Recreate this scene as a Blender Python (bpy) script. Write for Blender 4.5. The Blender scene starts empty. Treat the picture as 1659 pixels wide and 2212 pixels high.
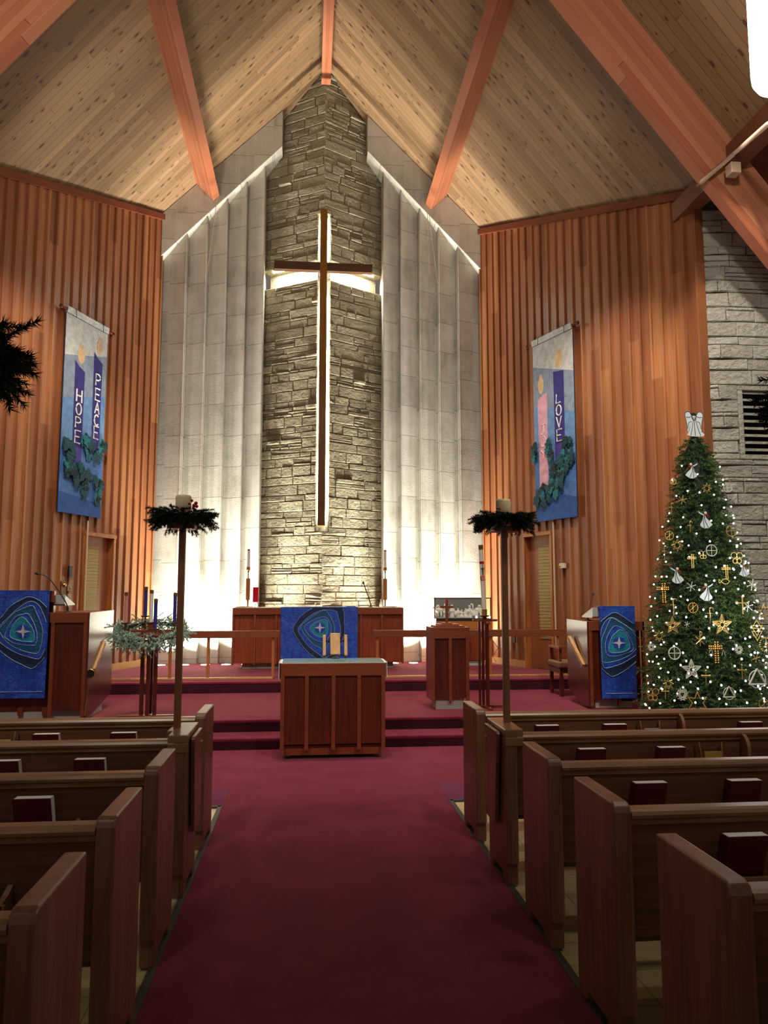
import bpy, math, random
from mathutils import Matrix, Vector
random.seed(7)
PI = math.pi
SC = bpy.context.scene
COL = SC.collection

# ---------------------------------------------------------------- camera
F_PX, CX, CY, VX, VY, CAM_H = 1650.0, 829.5, 1106.0, 666.0, 1285.0, 1.75
_Y = Vector((VX-CX, -(VY-CY), F_PX)).normalized()
_Z = Vector((0, F_PX, (VY-CY))).normalized()
_X = _Y.cross(_Z).normalized()
if _X.x < 0: _X = -_X
CAMP = Vector((0, 0, CAM_H))
def ray(px, py):
    c = Vector(((px-CX)/F_PX, -(py-CY)/F_PX, 1.0))
    return Vector((_X.dot(c), _Y.dot(c), _Z.dot(c)))
def at(px, py, Y):
    r = ray(px, py); return CAMP + r*(Y/r.y)
cam = bpy.data.cameras.new('camera'); camo = bpy.data.objects.new('camera', cam); COL.objects.link(camo)
right = Vector((_X.x, _Y.x, _Z.x)); up = Vector((_X.y, _Y.y, _Z.y)); fwd = Vector((_X.z, _Y.z, _Z.z))
camo.matrix_world = Matrix(((right.x, up.x, -fwd.x, 0), (right.y, up.y, -fwd.y, 0), (right.z, up.z, -fwd.z, CAM_H), (0, 0, 0, 1)))
cam.sensor_fit = 'VERTICAL'; cam.sensor_height = 36.0; cam.lens = F_PX/2212.0*36.0
cam.clip_start = 0.05; cam.clip_end = 100
SC.camera = camo

# ---------------------------------------------------------------- world, exposure, lamps
SC.view_settings.view_transform = 'Standard'; SC.view_settings.look = 'None'
SC.view_settings.gamma = 1.0; SC.view_settings.use_curve_mapping = False
SC.view_settings.exposure = 0.0
w = bpy.data.worlds.new('world'); SC.world = w; w.use_nodes = True
w.node_tree.nodes['Background'].inputs[0].default_value = (1.0, 0.86, 0.72, 1)
w.node_tree.nodes['Background'].inputs[1].default_value = 0.16

def lamp(kind, name, loc, energy, color=(1, .9, .78), target=None, size=.2, spot=60, blend=.5, shape=None, size_y=None):
    l = bpy.data.lights.new(name, kind); l.energy = energy; l.color = color
    if kind == 'AREA':
        l.size = size
        if size_y: l.shape = 'RECTANGLE'; l.size_y = size_y
    else: l.shadow_soft_size = size
    if kind == 'SPOT': l.spot_size = math.radians(spot); l.spot_blend = blend
    o = bpy.data.objects.new(name, l); COL.objects.link(o); o.location = loc
    if target is not None:
        o.rotation_euler = (Vector(target)-Vector(loc)).to_track_quat('-Z', 'Y').to_euler()
    return o
RX, RZ = 0.25, 12.6                                   # ridge position and height
WARM = (1.0, .90, .76); COOL = (1.0, .93, .80)
def roof(x): return RZ-abs(x-RX)
# track spots hidden on the far side of the transverse frame, aimed at the chancel
for sx in (-1, 1):
    lamp('SPOT', 'chancel_spot', (RX+sx*2.4, 8.9, 8.3), 1150, WARM, (RX+sx*4.2, 12.4, 2.0), .12, 62, .7)
    lamp('SPOT', 'chancel_spot', (RX+sx*1.6, 8.8, 9.2), 900, WARM, (RX+sx*1.4, 10.8, .3), .12, 60, .8)
    lamp('SPOT', 'chancel_spot', (RX+sx*3.3, 8.9, 7.4), 70, WARM, (RX+sx*2.6, 13.4, 9.4), .15, 84, .9)
    lamp('SPOT', 'nave_fill_spot', (RX+sx*1.5, 7.2, 9.3), 330, WARM, (RX+sx*2.6, 6.4, .5), .15, 44, .9)  # unseen fill added over the front pews to lift books and floor
for sx in (-1, 1): lamp('SPOT', 'nave_fill_spot', (RX+sx*3.0, 1.4, 7.6), 900, COOL, (RX+sx*2.2, 8.6, 1.3), .3, 54, .9)  # added fill without a visible fixture: brightens pew backs and desk fronts
for sx in (-1, 1): lamp('SPOT', 'nave_fill_spot', (RX+sx*2.8, .4, 7.4), 300, COOL, (RX+sx*3.0, 3.9, .3), .3, 42, .9)  # further pair added out of view to brighten the near pews
lamp('SPOT', 'side_spot', (RX+3.3, 6.2, 8.0), 1000, COOL, (6.2, 9.8, 3.6), .1, 46, .5)
lamp('SPOT', 'nave_fill_spot', (3.4, 4.4, 7.9), 520, COOL, (4.9, 8.1, 1.7), .12, 34, .7)  # fill added to brighten the tree, its source unseen
lamp('SPOT', 'step_spot', (RX, 7.4, 9.9), 900, WARM, (RX, 8.4, .5), .12, 50, .9)
# recessed floor uplights at the foot of the concrete panels: a wide wash and a narrow throw each
UPX = [-2.70, -2.27, -1.89, -1.51, -1.14, 1.64, 2.01, 2.40, 2.80, 3.20]
for x in UPX:
    yy = 14.66
    lamp('SPOT', 'uplight_beam', (x, yy, .50), 400, (.97, 1.0, .90), (x, yy+.36, 1.9), .05, 96, .35)
    lamp('SPOT', 'uplight_throw', (x, yy, .50), 1150, (1.0, .97, .88), (x*.93+RX*.07, yy+.16, 9), .05, 36, .9)
for x in (-.55, .25, 1.05): lamp('SPOT', 'pier_fill_uplight', (x, 14.58, .60), 620, (1.0, .96, .84), (x, 14.72+abs(x-RX)*.4, 6), .05, 62, .9)  # unseen uplights added behind the altar to brighten the pier's middle
# fluorescent battens behind the cross
for z in (3.9, 5.5, 7.1, 8.95): lamp('AREA', 'cross_tube_light', (RX, 14.90, z), 60, (.98, 1, .93), (RX, 15.4, z), .05, shape=1, size_y=1.4 if z < 8.5 else .8)
for sx in (-1, 1):
    o = lamp('AREA', 'cross_tube_light', (0, 0, 0), 55, (.98, 1, .93), None, .95, shape=1, size_y=.03)
    xa = Vector((1, sx*.6, 0)).normalized(); za = Vector((0, -.5, .87)); za = (za-xa*za.dot(xa)).normalized(); ya = za.cross(xa)
    o.matrix_world = Matrix(((xa.x, ya.x, za.x, RX+sx*.60), (xa.y, ya.y, za.y, 14.76+.36+.09), (xa.z, ya.z, za.z, 8.44), (0, 0, 0, 1)))


# ---------------------------------------------------------------- mesh helpers
WM = {}          # world matrix of every object as it is built
class MB:
    def __init__(s): s.v = []; s.f = []
    def add(s, vs, fs):
        o = len(s.v); s.v += [Vector(v) for v in vs]; s.f += [tuple(i+o for i in f) for f in fs]; return s
    def box(s, x0, x1, y0, y1, z0, z1, M=None):
        vs = [Vector(p) for p in ((x0,y0,z0),(x1,y0,z0),(x1,y1,z0),(x0,y1,z0),(x0,y0,z1),(x1,y0,z1),(x1,y1,z1),(x0,y1,z1))]
        if M is not None: vs = [M @ v for v in vs]
        return s.add(vs, [(0,3,2,1),(4,5,6,7),(0,1,5,4),(1,2,6,5),(2,3,7,6),(3,0,4,7)])
    def bar(s, a, b, w, h, up=(0,0,1)):
        a = Vector(a); b = Vector(b); d = (b-a); L = d.length; d.normalize(); u = Vector(up)
        x = d.cross(u)
        if x.length < 1e-4: x = d.cross(Vector((0,1,0)))
        x.normalize(); u = x.cross(d).normalized()
        vs = []
        for t in (a, b):
            for sx, su in ((-1,-1),(1,-1),(1,1),(-1,1)): vs.append(t+x*sx*w/2+u*su*h/2)
        return s.add(vs, [(0,3,2,1),(4,5,6,7),(0,1,5,4),(1,2,6,5),(2,3,7,6),(3,0,4,7)])
    def prism(s, prof, a, b, fn):
        """profile [(p,q)] swept from a to b; fn(p,q,t)->point"""
        n = len(prof); vs = [fn(p, q, a) for p, q in prof]+[fn(p, q, b) for p, q in prof]
        fs = [tuple(range(n)), tuple(range(2*n-1, n-1, -1))]+[(i, i+n, (i+1) % n+n, (i+1) % n) for i in range(n)]
        return s.add(vs, fs)
    def tube(s, pts, r, n=8, cap=True, r2=None):
        pts = [Vector(p) for p in pts]; rings = []; m = len(pts)
        for i, p in enumerate(pts):
            d = (pts[min(i+1, m-1)]-pts[max(i-1, 0)]).normalized()
            x = d.cross(Vector((0,0,1)))
            if x.length < .05: x = d.cross(Vector((0,1,0)))
            x.normalize(); y = x.cross(d)
            rr = r if r2 is None else r+(r2-r)*i/(m-1)
            rings.append([p+(x*math.cos(2*PI*k/n)+y*math.sin(2*PI*k/n))*rr for k in range(n)])
        vs = [v for g in rings for v in g]; fs = []
        for i in range(m-1):
            for k in range(n): fs.append((i*n+k, i*n+(k+1) % n, (i+1)*n+(k+1) % n, (i+1)*n+k))
        if cap: fs += [tuple(range(n-1, -1, -1)), tuple(range((m-1)*n, m*n))]
        return s.add(vs, fs)
    def ring(s, c, R, r, n=24, k=6, ax=None, ay=None):
        c = Vector(c); ax = Vector(ax or (1,0,0)); ay = Vector(ay or (0,0,1)); az = ax.cross(ay)
        vs = []; fs = []
        for i in range(n):
            a = 2*PI*i/n; d = ax*math.cos(a)+ay*math.sin(a)
            for j in range(k):
                b = 2*PI*j/k; vs.append(c+d*(R+r*math.cos(b))+az*r*math.sin(b))
        for i in range(n):
            for j in range(k):
                fs.append((i*k+j, ((i+1) % n)*k+j, ((i+1) % n)*k+(j+1) % k, i*k+(j+1) % k))
        return s.add(vs, fs)
    def lathe(s, prof, c, n=20, M=None):
        c = Vector(c); vs = []; fs = []; m = len(prof)
        for r, z in prof:
            for k in range(n):
                v = Vector((r*math.cos(2*PI*k/n), r*math.sin(2*PI*k/n), z))
                vs.append(c+(M @ v if M is not None else v))
        for i in range(m-1):
            for k in range(n): fs.append((i*n+k, i*n+(k+1) % n, (i+1)*n+(k+1) % n, (i+1)*n+k))
        fs += [tuple(range(n-1, -1, -1)), tuple(range((m-1)*n, m*n))]
        return s.add(vs, fs)
    def ball(s, c, r, n=8, sq=(1,1,1)):
        prof = [(max(1e-4, math.sin(PI*i/n)), -math.cos(PI*i/n)) for i in range(n+1)]
        M = Matrix.Diagonal((r*sq[0], r*sq[1], r*sq[2]))
        return s.lathe(prof, c, max(8, n), M)
    def sheet(s, pts, thick, nrm):
        n = len(pts); nv = Vector(nrm)*thick; pts = [Vector(p) for p in pts]
        vs = pts+[p+nv for p in pts]
        return s.add(vs, [tuple(range(n)), tuple(range(2*n-1, n-1, -1))]+[(i, i+n, (i+1) % n+n, (i+1) % n) for i in range(n)])
    def build(s, name, mat, parent=None, frame=None, bevel=0, smooth=False, origin=None, segs=2):
        if parent is not None:
            base = WM[parent.name]
            if frame is None: frame = base
        elif frame is None:
            if origin is None:
                xs = [v.x for v in s.v]; ys = [v.y for v in s.v]; zs = [v.z for v in s.v]
                origin = ((min(xs)+max(xs))/2, (min(ys)+max(ys))/2, min(zs))
            frame = Matrix.Translation(origin)
        inv = frame.inverted()
        me = bpy.data.meshes.new(name); me.from_pydata([inv @ v for v in s.v], [], s.f); me.update()
        import bmesh
        bm = bmesh.new(); bm.from_mesh(me); bmesh.ops.recalc_face_normals(bm, faces=bm.faces); bm.to_mesh(me); bm.free()
        if smooth: me.polygons.foreach_set('use_smooth', [True]*len(me.polygons))
        o = bpy.data.objects.new(name, me); COL.objects.link(o)
        if mat: me.materials.append(mat)
        if parent is not None:
            o.parent = parent; o.matrix_local = base.inverted() @ frame
        else: o.matrix_world = frame
        WM[o.name] = frame
        if bevel:
            b = o.modifiers.new('bevel', 'BEVEL'); b.width = bevel; b.segments = segs; b.limit_method = 'ANGLE'; b.angle_limit = math.radians(40)
        return o
def thing(name, label, cat, loc, group=None):
    o = bpy.data.objects.new(name, None); COL.objects.link(o); o.location = loc; o.empty_display_size = .1
    WM[o.name] = Matrix.Translation(loc); o['label'] = label; o['category'] = cat
    if group: o['group'] = group
    return o
def tag(o, label, cat, group=None):
    o['label'] = label; o['category'] = cat
    if group: o['group'] = group
    return o
def struct(o): o['kind'] = 'structure'; return o
def copy_tree(o, parent=None):
    c = o.copy(); COL.objects.link(c); c.parent = parent
    for ch in list(o.children): copy_tree(ch, c)
    return c

# ---------------------------------------------------------------- materials
def newmat(name):
    m = bpy.data.materials.new(name); m.use_nodes = True
    return m, m.node_tree, m.node_tree.nodes['Principled BSDF']
def srgb(h):
    h = h.lstrip('#'); c = [int(h[i:i+2], 16)/255 for i in (0, 2, 4)]
    return tuple((x/12.92 if x <= .04045 else ((x+.055)/1.055)**2.4) for x in c)+(1,)
def flat(name, col, rough=.5, metal=0, spec=.5, emit=0, alpha=None, trans=0, sheen=0):
    m, t, b = newmat(name)
    if isinstance(col, str): col = srgb(col)
    b.inputs['Base Color'].default_value = col; b.inputs['Roughness'].default_value = rough
    b.inputs['Metallic'].default_value = metal; b.inputs['Specular IOR Level'].default_value = spec
    if emit: b.inputs['Emission Color'].default_value = col; b.inputs['Emission Strength'].default_value = emit
    if trans: b.inputs['Transmission Weight'].default_value = trans
    if alpha is not None: b.inputs['Alpha'].default_value = alpha
    if sheen: b.inputs['Sheen Weight'].default_value = sheen
    return m
class G:
    """small node graph writer"""
    def __init__(s, t): s.t = t; s.n = t.nodes; s.l = t.links
    def node(s, kind, ins=None, **kw):
        nd = s.n.new(kind)
        for k, v in kw.items(): setattr(nd, k, v)
        for k, v in (ins or {}).items():
            if hasattr(v, 'is_output') or isinstance(v, bpy.types.NodeSocket): s.l.new(v, nd.inputs[k])
            else: nd.inputs[k].default_value = v
        return nd
    def m(s, op, a, b=0.0, c=None):
        ins = {0: a, 1: b}
        if c is not None: ins[2] = c
        return s.node('ShaderNodeMath', ins, operation=op).outputs[0]
    def comb(s, x, y, z=0.0): return s.node('ShaderNodeCombineXYZ', {0: x, 1: y, 2: z}).outputs[0]
    def ramp(s, fac, stops):
        r = s.node('ShaderNodeValToRGB', {0: fac}); e = r.color_ramp.elements
        while len(e) < len(stops): e.new(.5)
        for el, (p, c) in zip(e, stops): el.position = p; el.color = srgb(c) if isinstance(c, str) else c
        return r.outputs[0]
    def mix(s, fac, a, b, mode='MIX'):
        n = s.node('ShaderNodeMix', data_type='RGBA', blend_type=mode)
        for i, v in ((0, fac), (6, a), (7, b)):
            if isinstance(v, bpy.types.NodeSocket): s.l.new(v, n.inputs[i])
            else: n.inputs[i].default_value = v if i == 0 else (srgb(v) if isinstance(v, str) else v)
        return n.outputs[2]
    def bump(s, h, strength, dist=.01, bs=None):
        n = s.node('ShaderNodeBump', {'Height': h, 'Strength': strength, 'Distance': dist})
        if bs: s.l.new(n.outputs[0], bs.inputs['Normal'])
        return n
def wood(name, c1, c2, axis=2, rough=.38, scale=1.0, spec=.5, bump=.15):
    m, t, b = newmat(name); g = G(t)
    co = g.node('ShaderNodeTexCoord').outputs['Object']
    sc = [26*scale]*3; sc[axis] = 1.6*scale
    mp = g.node('ShaderNodeMapping', {'Vector': co, 'Scale': sc}).outputs[0]
    n1 = g.node('ShaderNodeTexNoise', {'Vector': mp, 'Scale': 1.0, 'Detail': 5, 'Roughness': .6, 'Distortion': .6}).outputs[0]
    sc2 = [4*scale]*3; sc2[axis] = .5
    mp2 = g.node('ShaderNodeMapping', {'Vector': co, 'Scale': sc2}).outputs[0]
    n2 = g.node('ShaderNodeTexNoise', {'Vector': mp2, 'Scale': 1.0, 'Detail': 3}).outputs[0]
    f = g.m('ADD', g.m('MULTIPLY', n1, .65), g.m('MULTIPLY', n2, .45))
    c = g.ramp(f, [(.33, c1), (.72, c2)])
    t.links.new(c, b.inputs['Base Color']); b.inputs['Roughness'].default_value = rough; b.inputs['Specular IOR Level'].default_value = spec
    if bump: g.bump(n1, bump, .002, b)
    return m
def planks(name, cols, across, along, w, seg, knots=0.0, groove=.04, grain=.5, rough=.5, flame=0, bumpy=.2):
    """boards of width w along one object axis, each with its own tone"""
    m, t, b = newmat(name); g = G(t)
    co = g.node('ShaderNodeTexCoord').outputs['Object']
    sp = g.node('ShaderNodeSeparateXYZ', {0: co}).outputs
    A, Lg = sp[across], sp[along]
    a = g.m('DIVIDE', A, w); idx = g.m('FLOOR', a); fr = g.m('SUBTRACT', a, idx)
    h1 = g.node('ShaderNodeTexWhiteNoise', {'W': idx}, noise_dimensions='1D').outputs[0]
    ls = g.m('ADD', g.m('DIVIDE', Lg, seg), g.m('MULTIPLY', h1, 7.3)); sidx = g.m('FLOOR', ls); sfr = g.m('SUBTRACT', ls, sidx)
    h2 = g.node('ShaderNodeTexWhiteNoise', {'Vector': g.comb(idx, sidx, 3.0)}, noise_dimensions='3D').outputs[0]
    off = g.m('MULTIPLY', h2, 40.0)
    v = g.comb(g.m('MULTIPLY', A, 34.0), g.m('ADD', g.m('MULTIPLY', Lg, 1.3), off), off)
    n1 = g.node('ShaderNodeTexNoise', {'Vector': v, 'Scale': 1.0, 'Detail': 5, 'Roughness': .62, 'Distortion': .8}).outputs[0]
    v2 = g.comb(g.m('MULTIPLY', A, 7.0), g.m('ADD', g.m('MULTIPLY', Lg, .55), off), off)
    n2 = g.node('ShaderNodeTexNoise', {'Vector': v2, 'Scale': 1.0, 'Detail': 3, 'Distortion': 1.5}).outputs[0]
    f = g.m('ADD', g.m('MULTIPLY', h2, 1-grain), g.m('MULTIPLY', g.m('ADD', g.m('MULTIPLY', n1, .5), g.m('MULTIPLY', n2, .6)), grain))
    c = g.ramp(f, [(.12+i*.76/(len(cols)-1), x) for i, x in enumerate(cols)])
    if knots:
        kv = g.comb(g.m('ADD', g.m('MULTIPLY', A, 1/w), 0.0), g.m('ADD', g.m('MULTIPLY', Lg, 1/w*.42), off), 0.0)
        vo = g.node('ShaderNodeTexVoronoi', {'Vector': kv, 'Scale': 1.0, 'Randomness': .9}, voronoi_dimensions='2D')
        kc = g.node('ShaderNodeSeparateColor', {0: vo.outputs['Color']}).outputs[0]
        rad = g.m('MULTIPLY', g.m('SUBTRACT', kc, 1-knots), .26)
        kn = g.m('LESS_THAN', vo.outputs['Distance'], rad)
        halo = g.m('LESS_THAN', vo.outputs['Distance'], g.m('MULTIPLY', rad, 1.8))
        c = g.mix(g.m('MULTIPLY', halo, .35), c, '#6b4526')
        c = g.mix(g.m('MULTIPLY', kn, .85), c, '#3a2415')
    if groove:
        gr = g.m('MAXIMUM', g.m('LESS_THAN', fr, groove), g.m('LESS_THAN', sfr, .006*1.0/seg))
        c = g.mix(g.m('MULTIPLY', gr, .75), c, '#2a170c')
        g.bump(g.m('SUBTRACT', g.m('MULTIPLY', n1, bumpy), g.m('MULTIPLY', gr, 1.0)), .5, .006, b)
    else: g.bump(n1, bumpy, .004, b)
    t.links.new(c, b.inputs['Base Color']); b.inputs['Roughness'].default_value = rough
    return m
M = {}
M['cedar'] = planks('cedar_boards', ['#62381f', '#824c2c', '#9a603a', '#b27c4c'], 0, 2, .22, 2.9, knots=.06, groove=0, grain=.62, rough=.42)
M['batten'] = wood('cedar_batten', '#7a3c1c', '#b8743c', 2, .4)
M['deck'] = planks('roof_deck', ['#6c5236', '#7e6244', '#8c6e4e', '#997a58'], 1, 0, .135, 3.1, knots=.62, groove=.05, grain=.5, rough=.6)
M['glulam'] = planks('glulam', ['#8a4c32', '#a05c40', '#b07050', '#bc805e'], 2, 0, .115, 26.0, knots=.12, groove=.025, grain=.6, rough=.45)
M['glulamy'] = planks('glulam_purlin', ['#84482c', '#985638', '#a66646', '#b47652'], 0, 1, .06, 26.0, knots=.12, groove=.02, grain=.6, rough=.45)
M['frameside'] = wood('painted_soffit_wood', '#5e3524', '#74442e', 0, .5)
M['trim'] = wood('dark_trim_wood', '#54230f', '#7a3a1c', 0, .45)
M['pew'] = wood('pew_oak', '#442a1e', '#785038', 0, .34)
M['pewz'] = wood('pew_oak_end', '#5a3826', '#966850', 2, .34)
M['pewcap'] = wood('pew_oak_rail', '#6a4630', '#9c7450', 0, .3)
M['mahog'] = wood('mahogany', '#3c140c', '#6a2a18', 2, .3)
M['mahogx'] = wood('mahogany_rail', '#6a2f1a', '#8c4628', 0, .35)
M['panel'] = wood('altar_panel_wood', '#5a1f0e', '#93421f', 2, .35, 1.4)
M['oak'] = wood('light_oak', '#a07040', '#c89a62', 2, .45)
M['polew'] = wood('pole_wood', '#6a4028', '#94623e', 2, .45)
M['dark'] = flat('black_metal', (.012, .011, .012, 1), .4)
M['brass'] = flat('brass', (.72, .46, .16, 1), .28, 1)
M['bronze'] = flat('bronze_cap', (.30, .17, .07, 1), .35, 1)
M['steel'] = flat('brushed_steel', (.45, .44, .42, 1), .35, 1)
M['strap'] = flat('painted_conduit', '#a98c78', .5)
M['white'] = flat('white_wax', '#e8e6d8', .5)
M['ivory'] = flat('ivory_wax', '#d8c49a', .45)
M['pink'] = flat('pink_wax', '#d88a8a', .45)
M['purple'] = flat('purple_wax', '#2b2f86', .4)
M['cloth'] = flat('white_cloth', '#dcd8cc', .8)
M['paper'] = flat('page_edges', '#e4e2da', .7)
M['maroon'] = flat('maroon_cover', '#580a20', .45)
M['redglass'] = flat('red_glass', '#c00828', .15)
M['glass'] = flat('clear_glass', (.95, .97, .97, 1), .02, 0, .5, trans=1.0)
M['teal'] = flat('greenish_board', '#24302c', .6)
M['figurine'] = flat('white_porcelain', '#e6e8d6', .35)
M['acryl'] = flat('grey_book_rest', '#b4b4b0', .25)
M['louver'] = flat('olive_louver', '#a8965a', .6)
M['darkgap'] = flat('dark_vent_interior', (.006, .006, .007, 1), .9)
M['gold'] = flat('gold_ornament', (.78, .56, .2, 1), .35, .8)
M['gold2'] = flat('antique_gold_beads', (.72, .38, .1, 1), .3, .8)
M['silver'] = flat('pearl_ornament', '#d8dccf', .4)
M['angel'] = flat('opal_glass', '#dfe8ee', .25)
M['lead'] = flat('lead_line', (.03, .03, .035, 1), .5)
M['amber'] = flat('amber_glass', '#8a2a0c', .25)
M['upholst'] = flat('brown_upholstery', '#7a563a', .9)
M['plate'] = flat('switch_plate', '#8c7a58', .5)
M['yellow'] = flat('yellow_plastic', '#d8c23a', .5)
M['offwhite'] = flat('offwhite_plastic', '#cfc9b4', .5)
M['grey'] = flat('grey_card', '#8c94a0', .6)
M['blueglass'] = flat('blue_glass', '#2a7fc0', .2)
M['lens'] = flat('uplight_lens', (1, 1, .95, 1), .4, emit=6)
M['tube'] = flat('fluorescent_tube', (.97, 1, .92, 1), .4, emit=25)
M['globe'] = flat('pendant_glass', (1, .93, .84, 1), .4, emit=14)
M['bulb'] = flat('fairy_light', (1, .93, .98, 1), .4, emit=9)
M['warmglow'] = flat('small_candle_bulb', (1, .95, .9, 1), .4, emit=8)
M['brasspart'] = M['brass']

def carpetmat(name, c1, c2, s=1.0):
    m, t, b = newmat(name); g = G(t)
    co = g.node('ShaderNodeTexCoord').outputs['Object']
    n1 = g.node('ShaderNodeTexNoise', {'Vector': co, 'Scale': 260.0, 'Detail': 3}).outputs[0]
    n2 = g.node('ShaderNodeTexNoise', {'Vector': co, 'Scale': 3.2, 'Detail': 4, 'Roughness': .65}).outputs[0]
    c = g.ramp(g.m('ADD', g.m('MULTIPLY', n1, .35), g.m('MULTIPLY', n2, .65)), [(.35, c1), (.65, c2)])
    t.links.new(c, b.inputs['Base Color']); b.inputs['Roughness'].default_value = .95; b.inputs['Specular IOR Level'].default_value = .1
    b.inputs['Sheen Weight'].default_value = .25; b.inputs['Sheen Tint'].default_value = (1, .5, .55, 1)
    g.bump(n1, .5, .004, b)
    return m
M['carpet'] = carpetmat('red_carpet', '#5e142a', '#782438')
M['riser_shaded'] = carpetmat('shaded_riser_carpet', '#2c0c18', '#3e1422')  # darker copy of the red carpet: shade under the nosings put into the colour
M['purplecarpet'] = carpetmat('purple_carpet', '#5c1e40', '#6c2a4c')
def tilemat():
    m, t, b = newmat('beige_tile'); g = G(t)
    co = g.node('ShaderNodeTexCoord').outputs['Object']
    br = g.node('ShaderNodeTexBrick', {'Vector': co, 'Color1': srgb('#c8b684'), 'Color2': srgb('#bcaa78'), 'Mortar': srgb('#6c5c3c'), 'Scale': 1.0, 'Mortar Size': .004, 'Brick Width': .305, 'Row Height': .305})
    br.offset = 0
    n2 = g.node('ShaderNodeTexNoise', {'Vector': co, 'Scale': 5.0, 'Detail': 4}).outputs[0]
    c = g.mix(.35, br.outputs[0], g.ramp(n2, [(.3, '#a8966a'), (.7, '#d0c090')]))
    t.links.new(c, b.inputs['Base Color']); b.inputs['Roughness'].default_value = .35
    return m
M['tile'] = tilemat()
def concretemat():
    m, t, b = newmat('board_concrete'); g = G(t)
    co = g.node('ShaderNodeTexCoord').outputs['Object']
    sp = g.node('ShaderNodeSeparateXYZ', {0: co}).outputs
    n1 = g.node('ShaderNodeTexNoise', {'Vector': co, 'Scale': 1.7, 'Detail': 8, 'Roughness': .7}).outputs[0]
    n3 = g.node('ShaderNodeTexNoise', {'Vector': g.comb(g.m('MULTIPLY', sp[0], 9.0), sp[1], g.m('MULTIPLY', sp[2], 1.0)), 'Scale': 1.0, 'Detail': 6}).outputs[0]
    n2 = g.node('ShaderNodeTexNoise', {'Vector': co, 'Scale': 55.0, 'Detail': 3}).outputs[0]
    pi = g.m('FLOOR', g.m('DIVIDE', sp[0], .385))
    hz = g.node('ShaderNodeTexWhiteNoise', {'W': pi}, noise_dimensions='1D').outputs[0]
    zz = g.m('ADD', g.m('DIVIDE', sp[2], .62), g.m('MULTIPLY', hz, .22)); zi = g.m('FLOOR', zz); zf = g.m('SUBTRACT', zz, zi)
    tone = g.node('ShaderNodeTexWhiteNoise', {'Vector': g.comb(pi, zi, 1.0)}, noise_dimensions='3D').outputs[0]
    f = g.m('ADD', g.m('MULTIPLY', g.m('ADD', n1, g.m('MULTIPLY', n3, .5)), .7), g.m('MULTIPLY', tone, .16))
    c = g.ramp(f, [(.32, '#868070'), (.55, '#b0aa9c'), (.85, '#cac5b8')])
    ln = g.m('LESS_THAN', zf, .022)
    c = g.mix(g.m('MULTIPLY', ln, .55), c, '#5c5548')
    sp2 = g.m('GREATER_THAN', n2, .68)
    c = g.mix(g.m('MULTIPLY', sp2, .3), c, '#d0cabc')
    t.links.new(c, b.inputs['Base Color']); b.inputs['Roughness'].default_value = .85
    g.bump(g.m('SUBTRACT', g.m('ADD', g.m('MULTIPLY', n1, .6), g.m('MULTIPLY', n2, .3)), g.m('MULTIPLY', ln, .5)), .4, .02, b)
    return m
M['concrete'] = concretemat()
def stonemat(name, stops):
    m, t, b = newmat(name); g = G(t)
    co = g.node('ShaderNodeTexCoord').outputs['Object']
    n1 = g.node('ShaderNodeTexNoise', {'Vector': co, 'Scale': 2.4, 'Detail': 4}).outputs[0]
    mp = g.node('ShaderNodeMapping', {'Vector': co, 'Scale': (13, 13, 20)}).outputs[0]
    n2 = g.node('ShaderNodeTexNoise', {'Vector': mp, 'Scale': 1.0, 'Detail': 7, 'Roughness': .6, 'Distortion': 1.2}).outputs[0]
    vr = g.node('ShaderNodeTexVoronoi', {'Vector': mp, 'Scale': .9}, feature='SMOOTH_F1').outputs['Distance']
    rnd = g.node('ShaderNodeNewGeometry').outputs['Random Per Island']
    f = g.m('ADD', g.m('MULTIPLY', rnd, .28), g.m('ADD', g.m('MULTIPLY', n1, .42), g.m('MULTIPLY', n2, .42)))
    c = g.ramp(f, stops)
    t.links.new(c, b.inputs['Base Color']); b.inputs['Roughness'].default_value = .9
    g.bump(g.m('ADD', n2, g.m('MULTIPLY', vr, .5)), 1.0, .05, b)
    return m
M['stone'] = stonemat('limestone_rockface', [(.3, '#7c715a'), (.5, '#92876c'), (.75, '#a69c80'), (.95, '#a8966a')])
M['stoneg'] = stonemat('limestone_grey', [(.25, '#9c968a'), (.5, '#b6b0a2'), (.9, '#ccc8bc')])
M['mortar'] = flat('mortar', '#4c4434', .95)
def foliage(name, a, b_, c_):
    m, t, b = newmat(name); g = G(t)
    r = g.node('ShaderNodeNewGeometry').outputs['Random Per Island']
    c = g.ramp(r, [(.0, a), (.6, b_), (1.0, c_)])
    t.links.new(c, b.inputs['Base Color']); b.inputs['Roughness'].default_value = .6
    b.inputs['Specular IOR Level'].default_value = .3
    return m
M['fir'] = foliage('fir_needles', '#263e24', '#466836', '#78964c')
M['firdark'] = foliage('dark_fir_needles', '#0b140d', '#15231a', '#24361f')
M['frost'] = foliage('frosted_needles', '#7c9c88', '#a8c4b0', '#d0e0d4')
M['twig'] = flat('brown_twig', '#2c1c10', .8)
M['berry'] = flat('red_berry', '#a80c24', .25)
M['bluecloth'] = None
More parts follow.
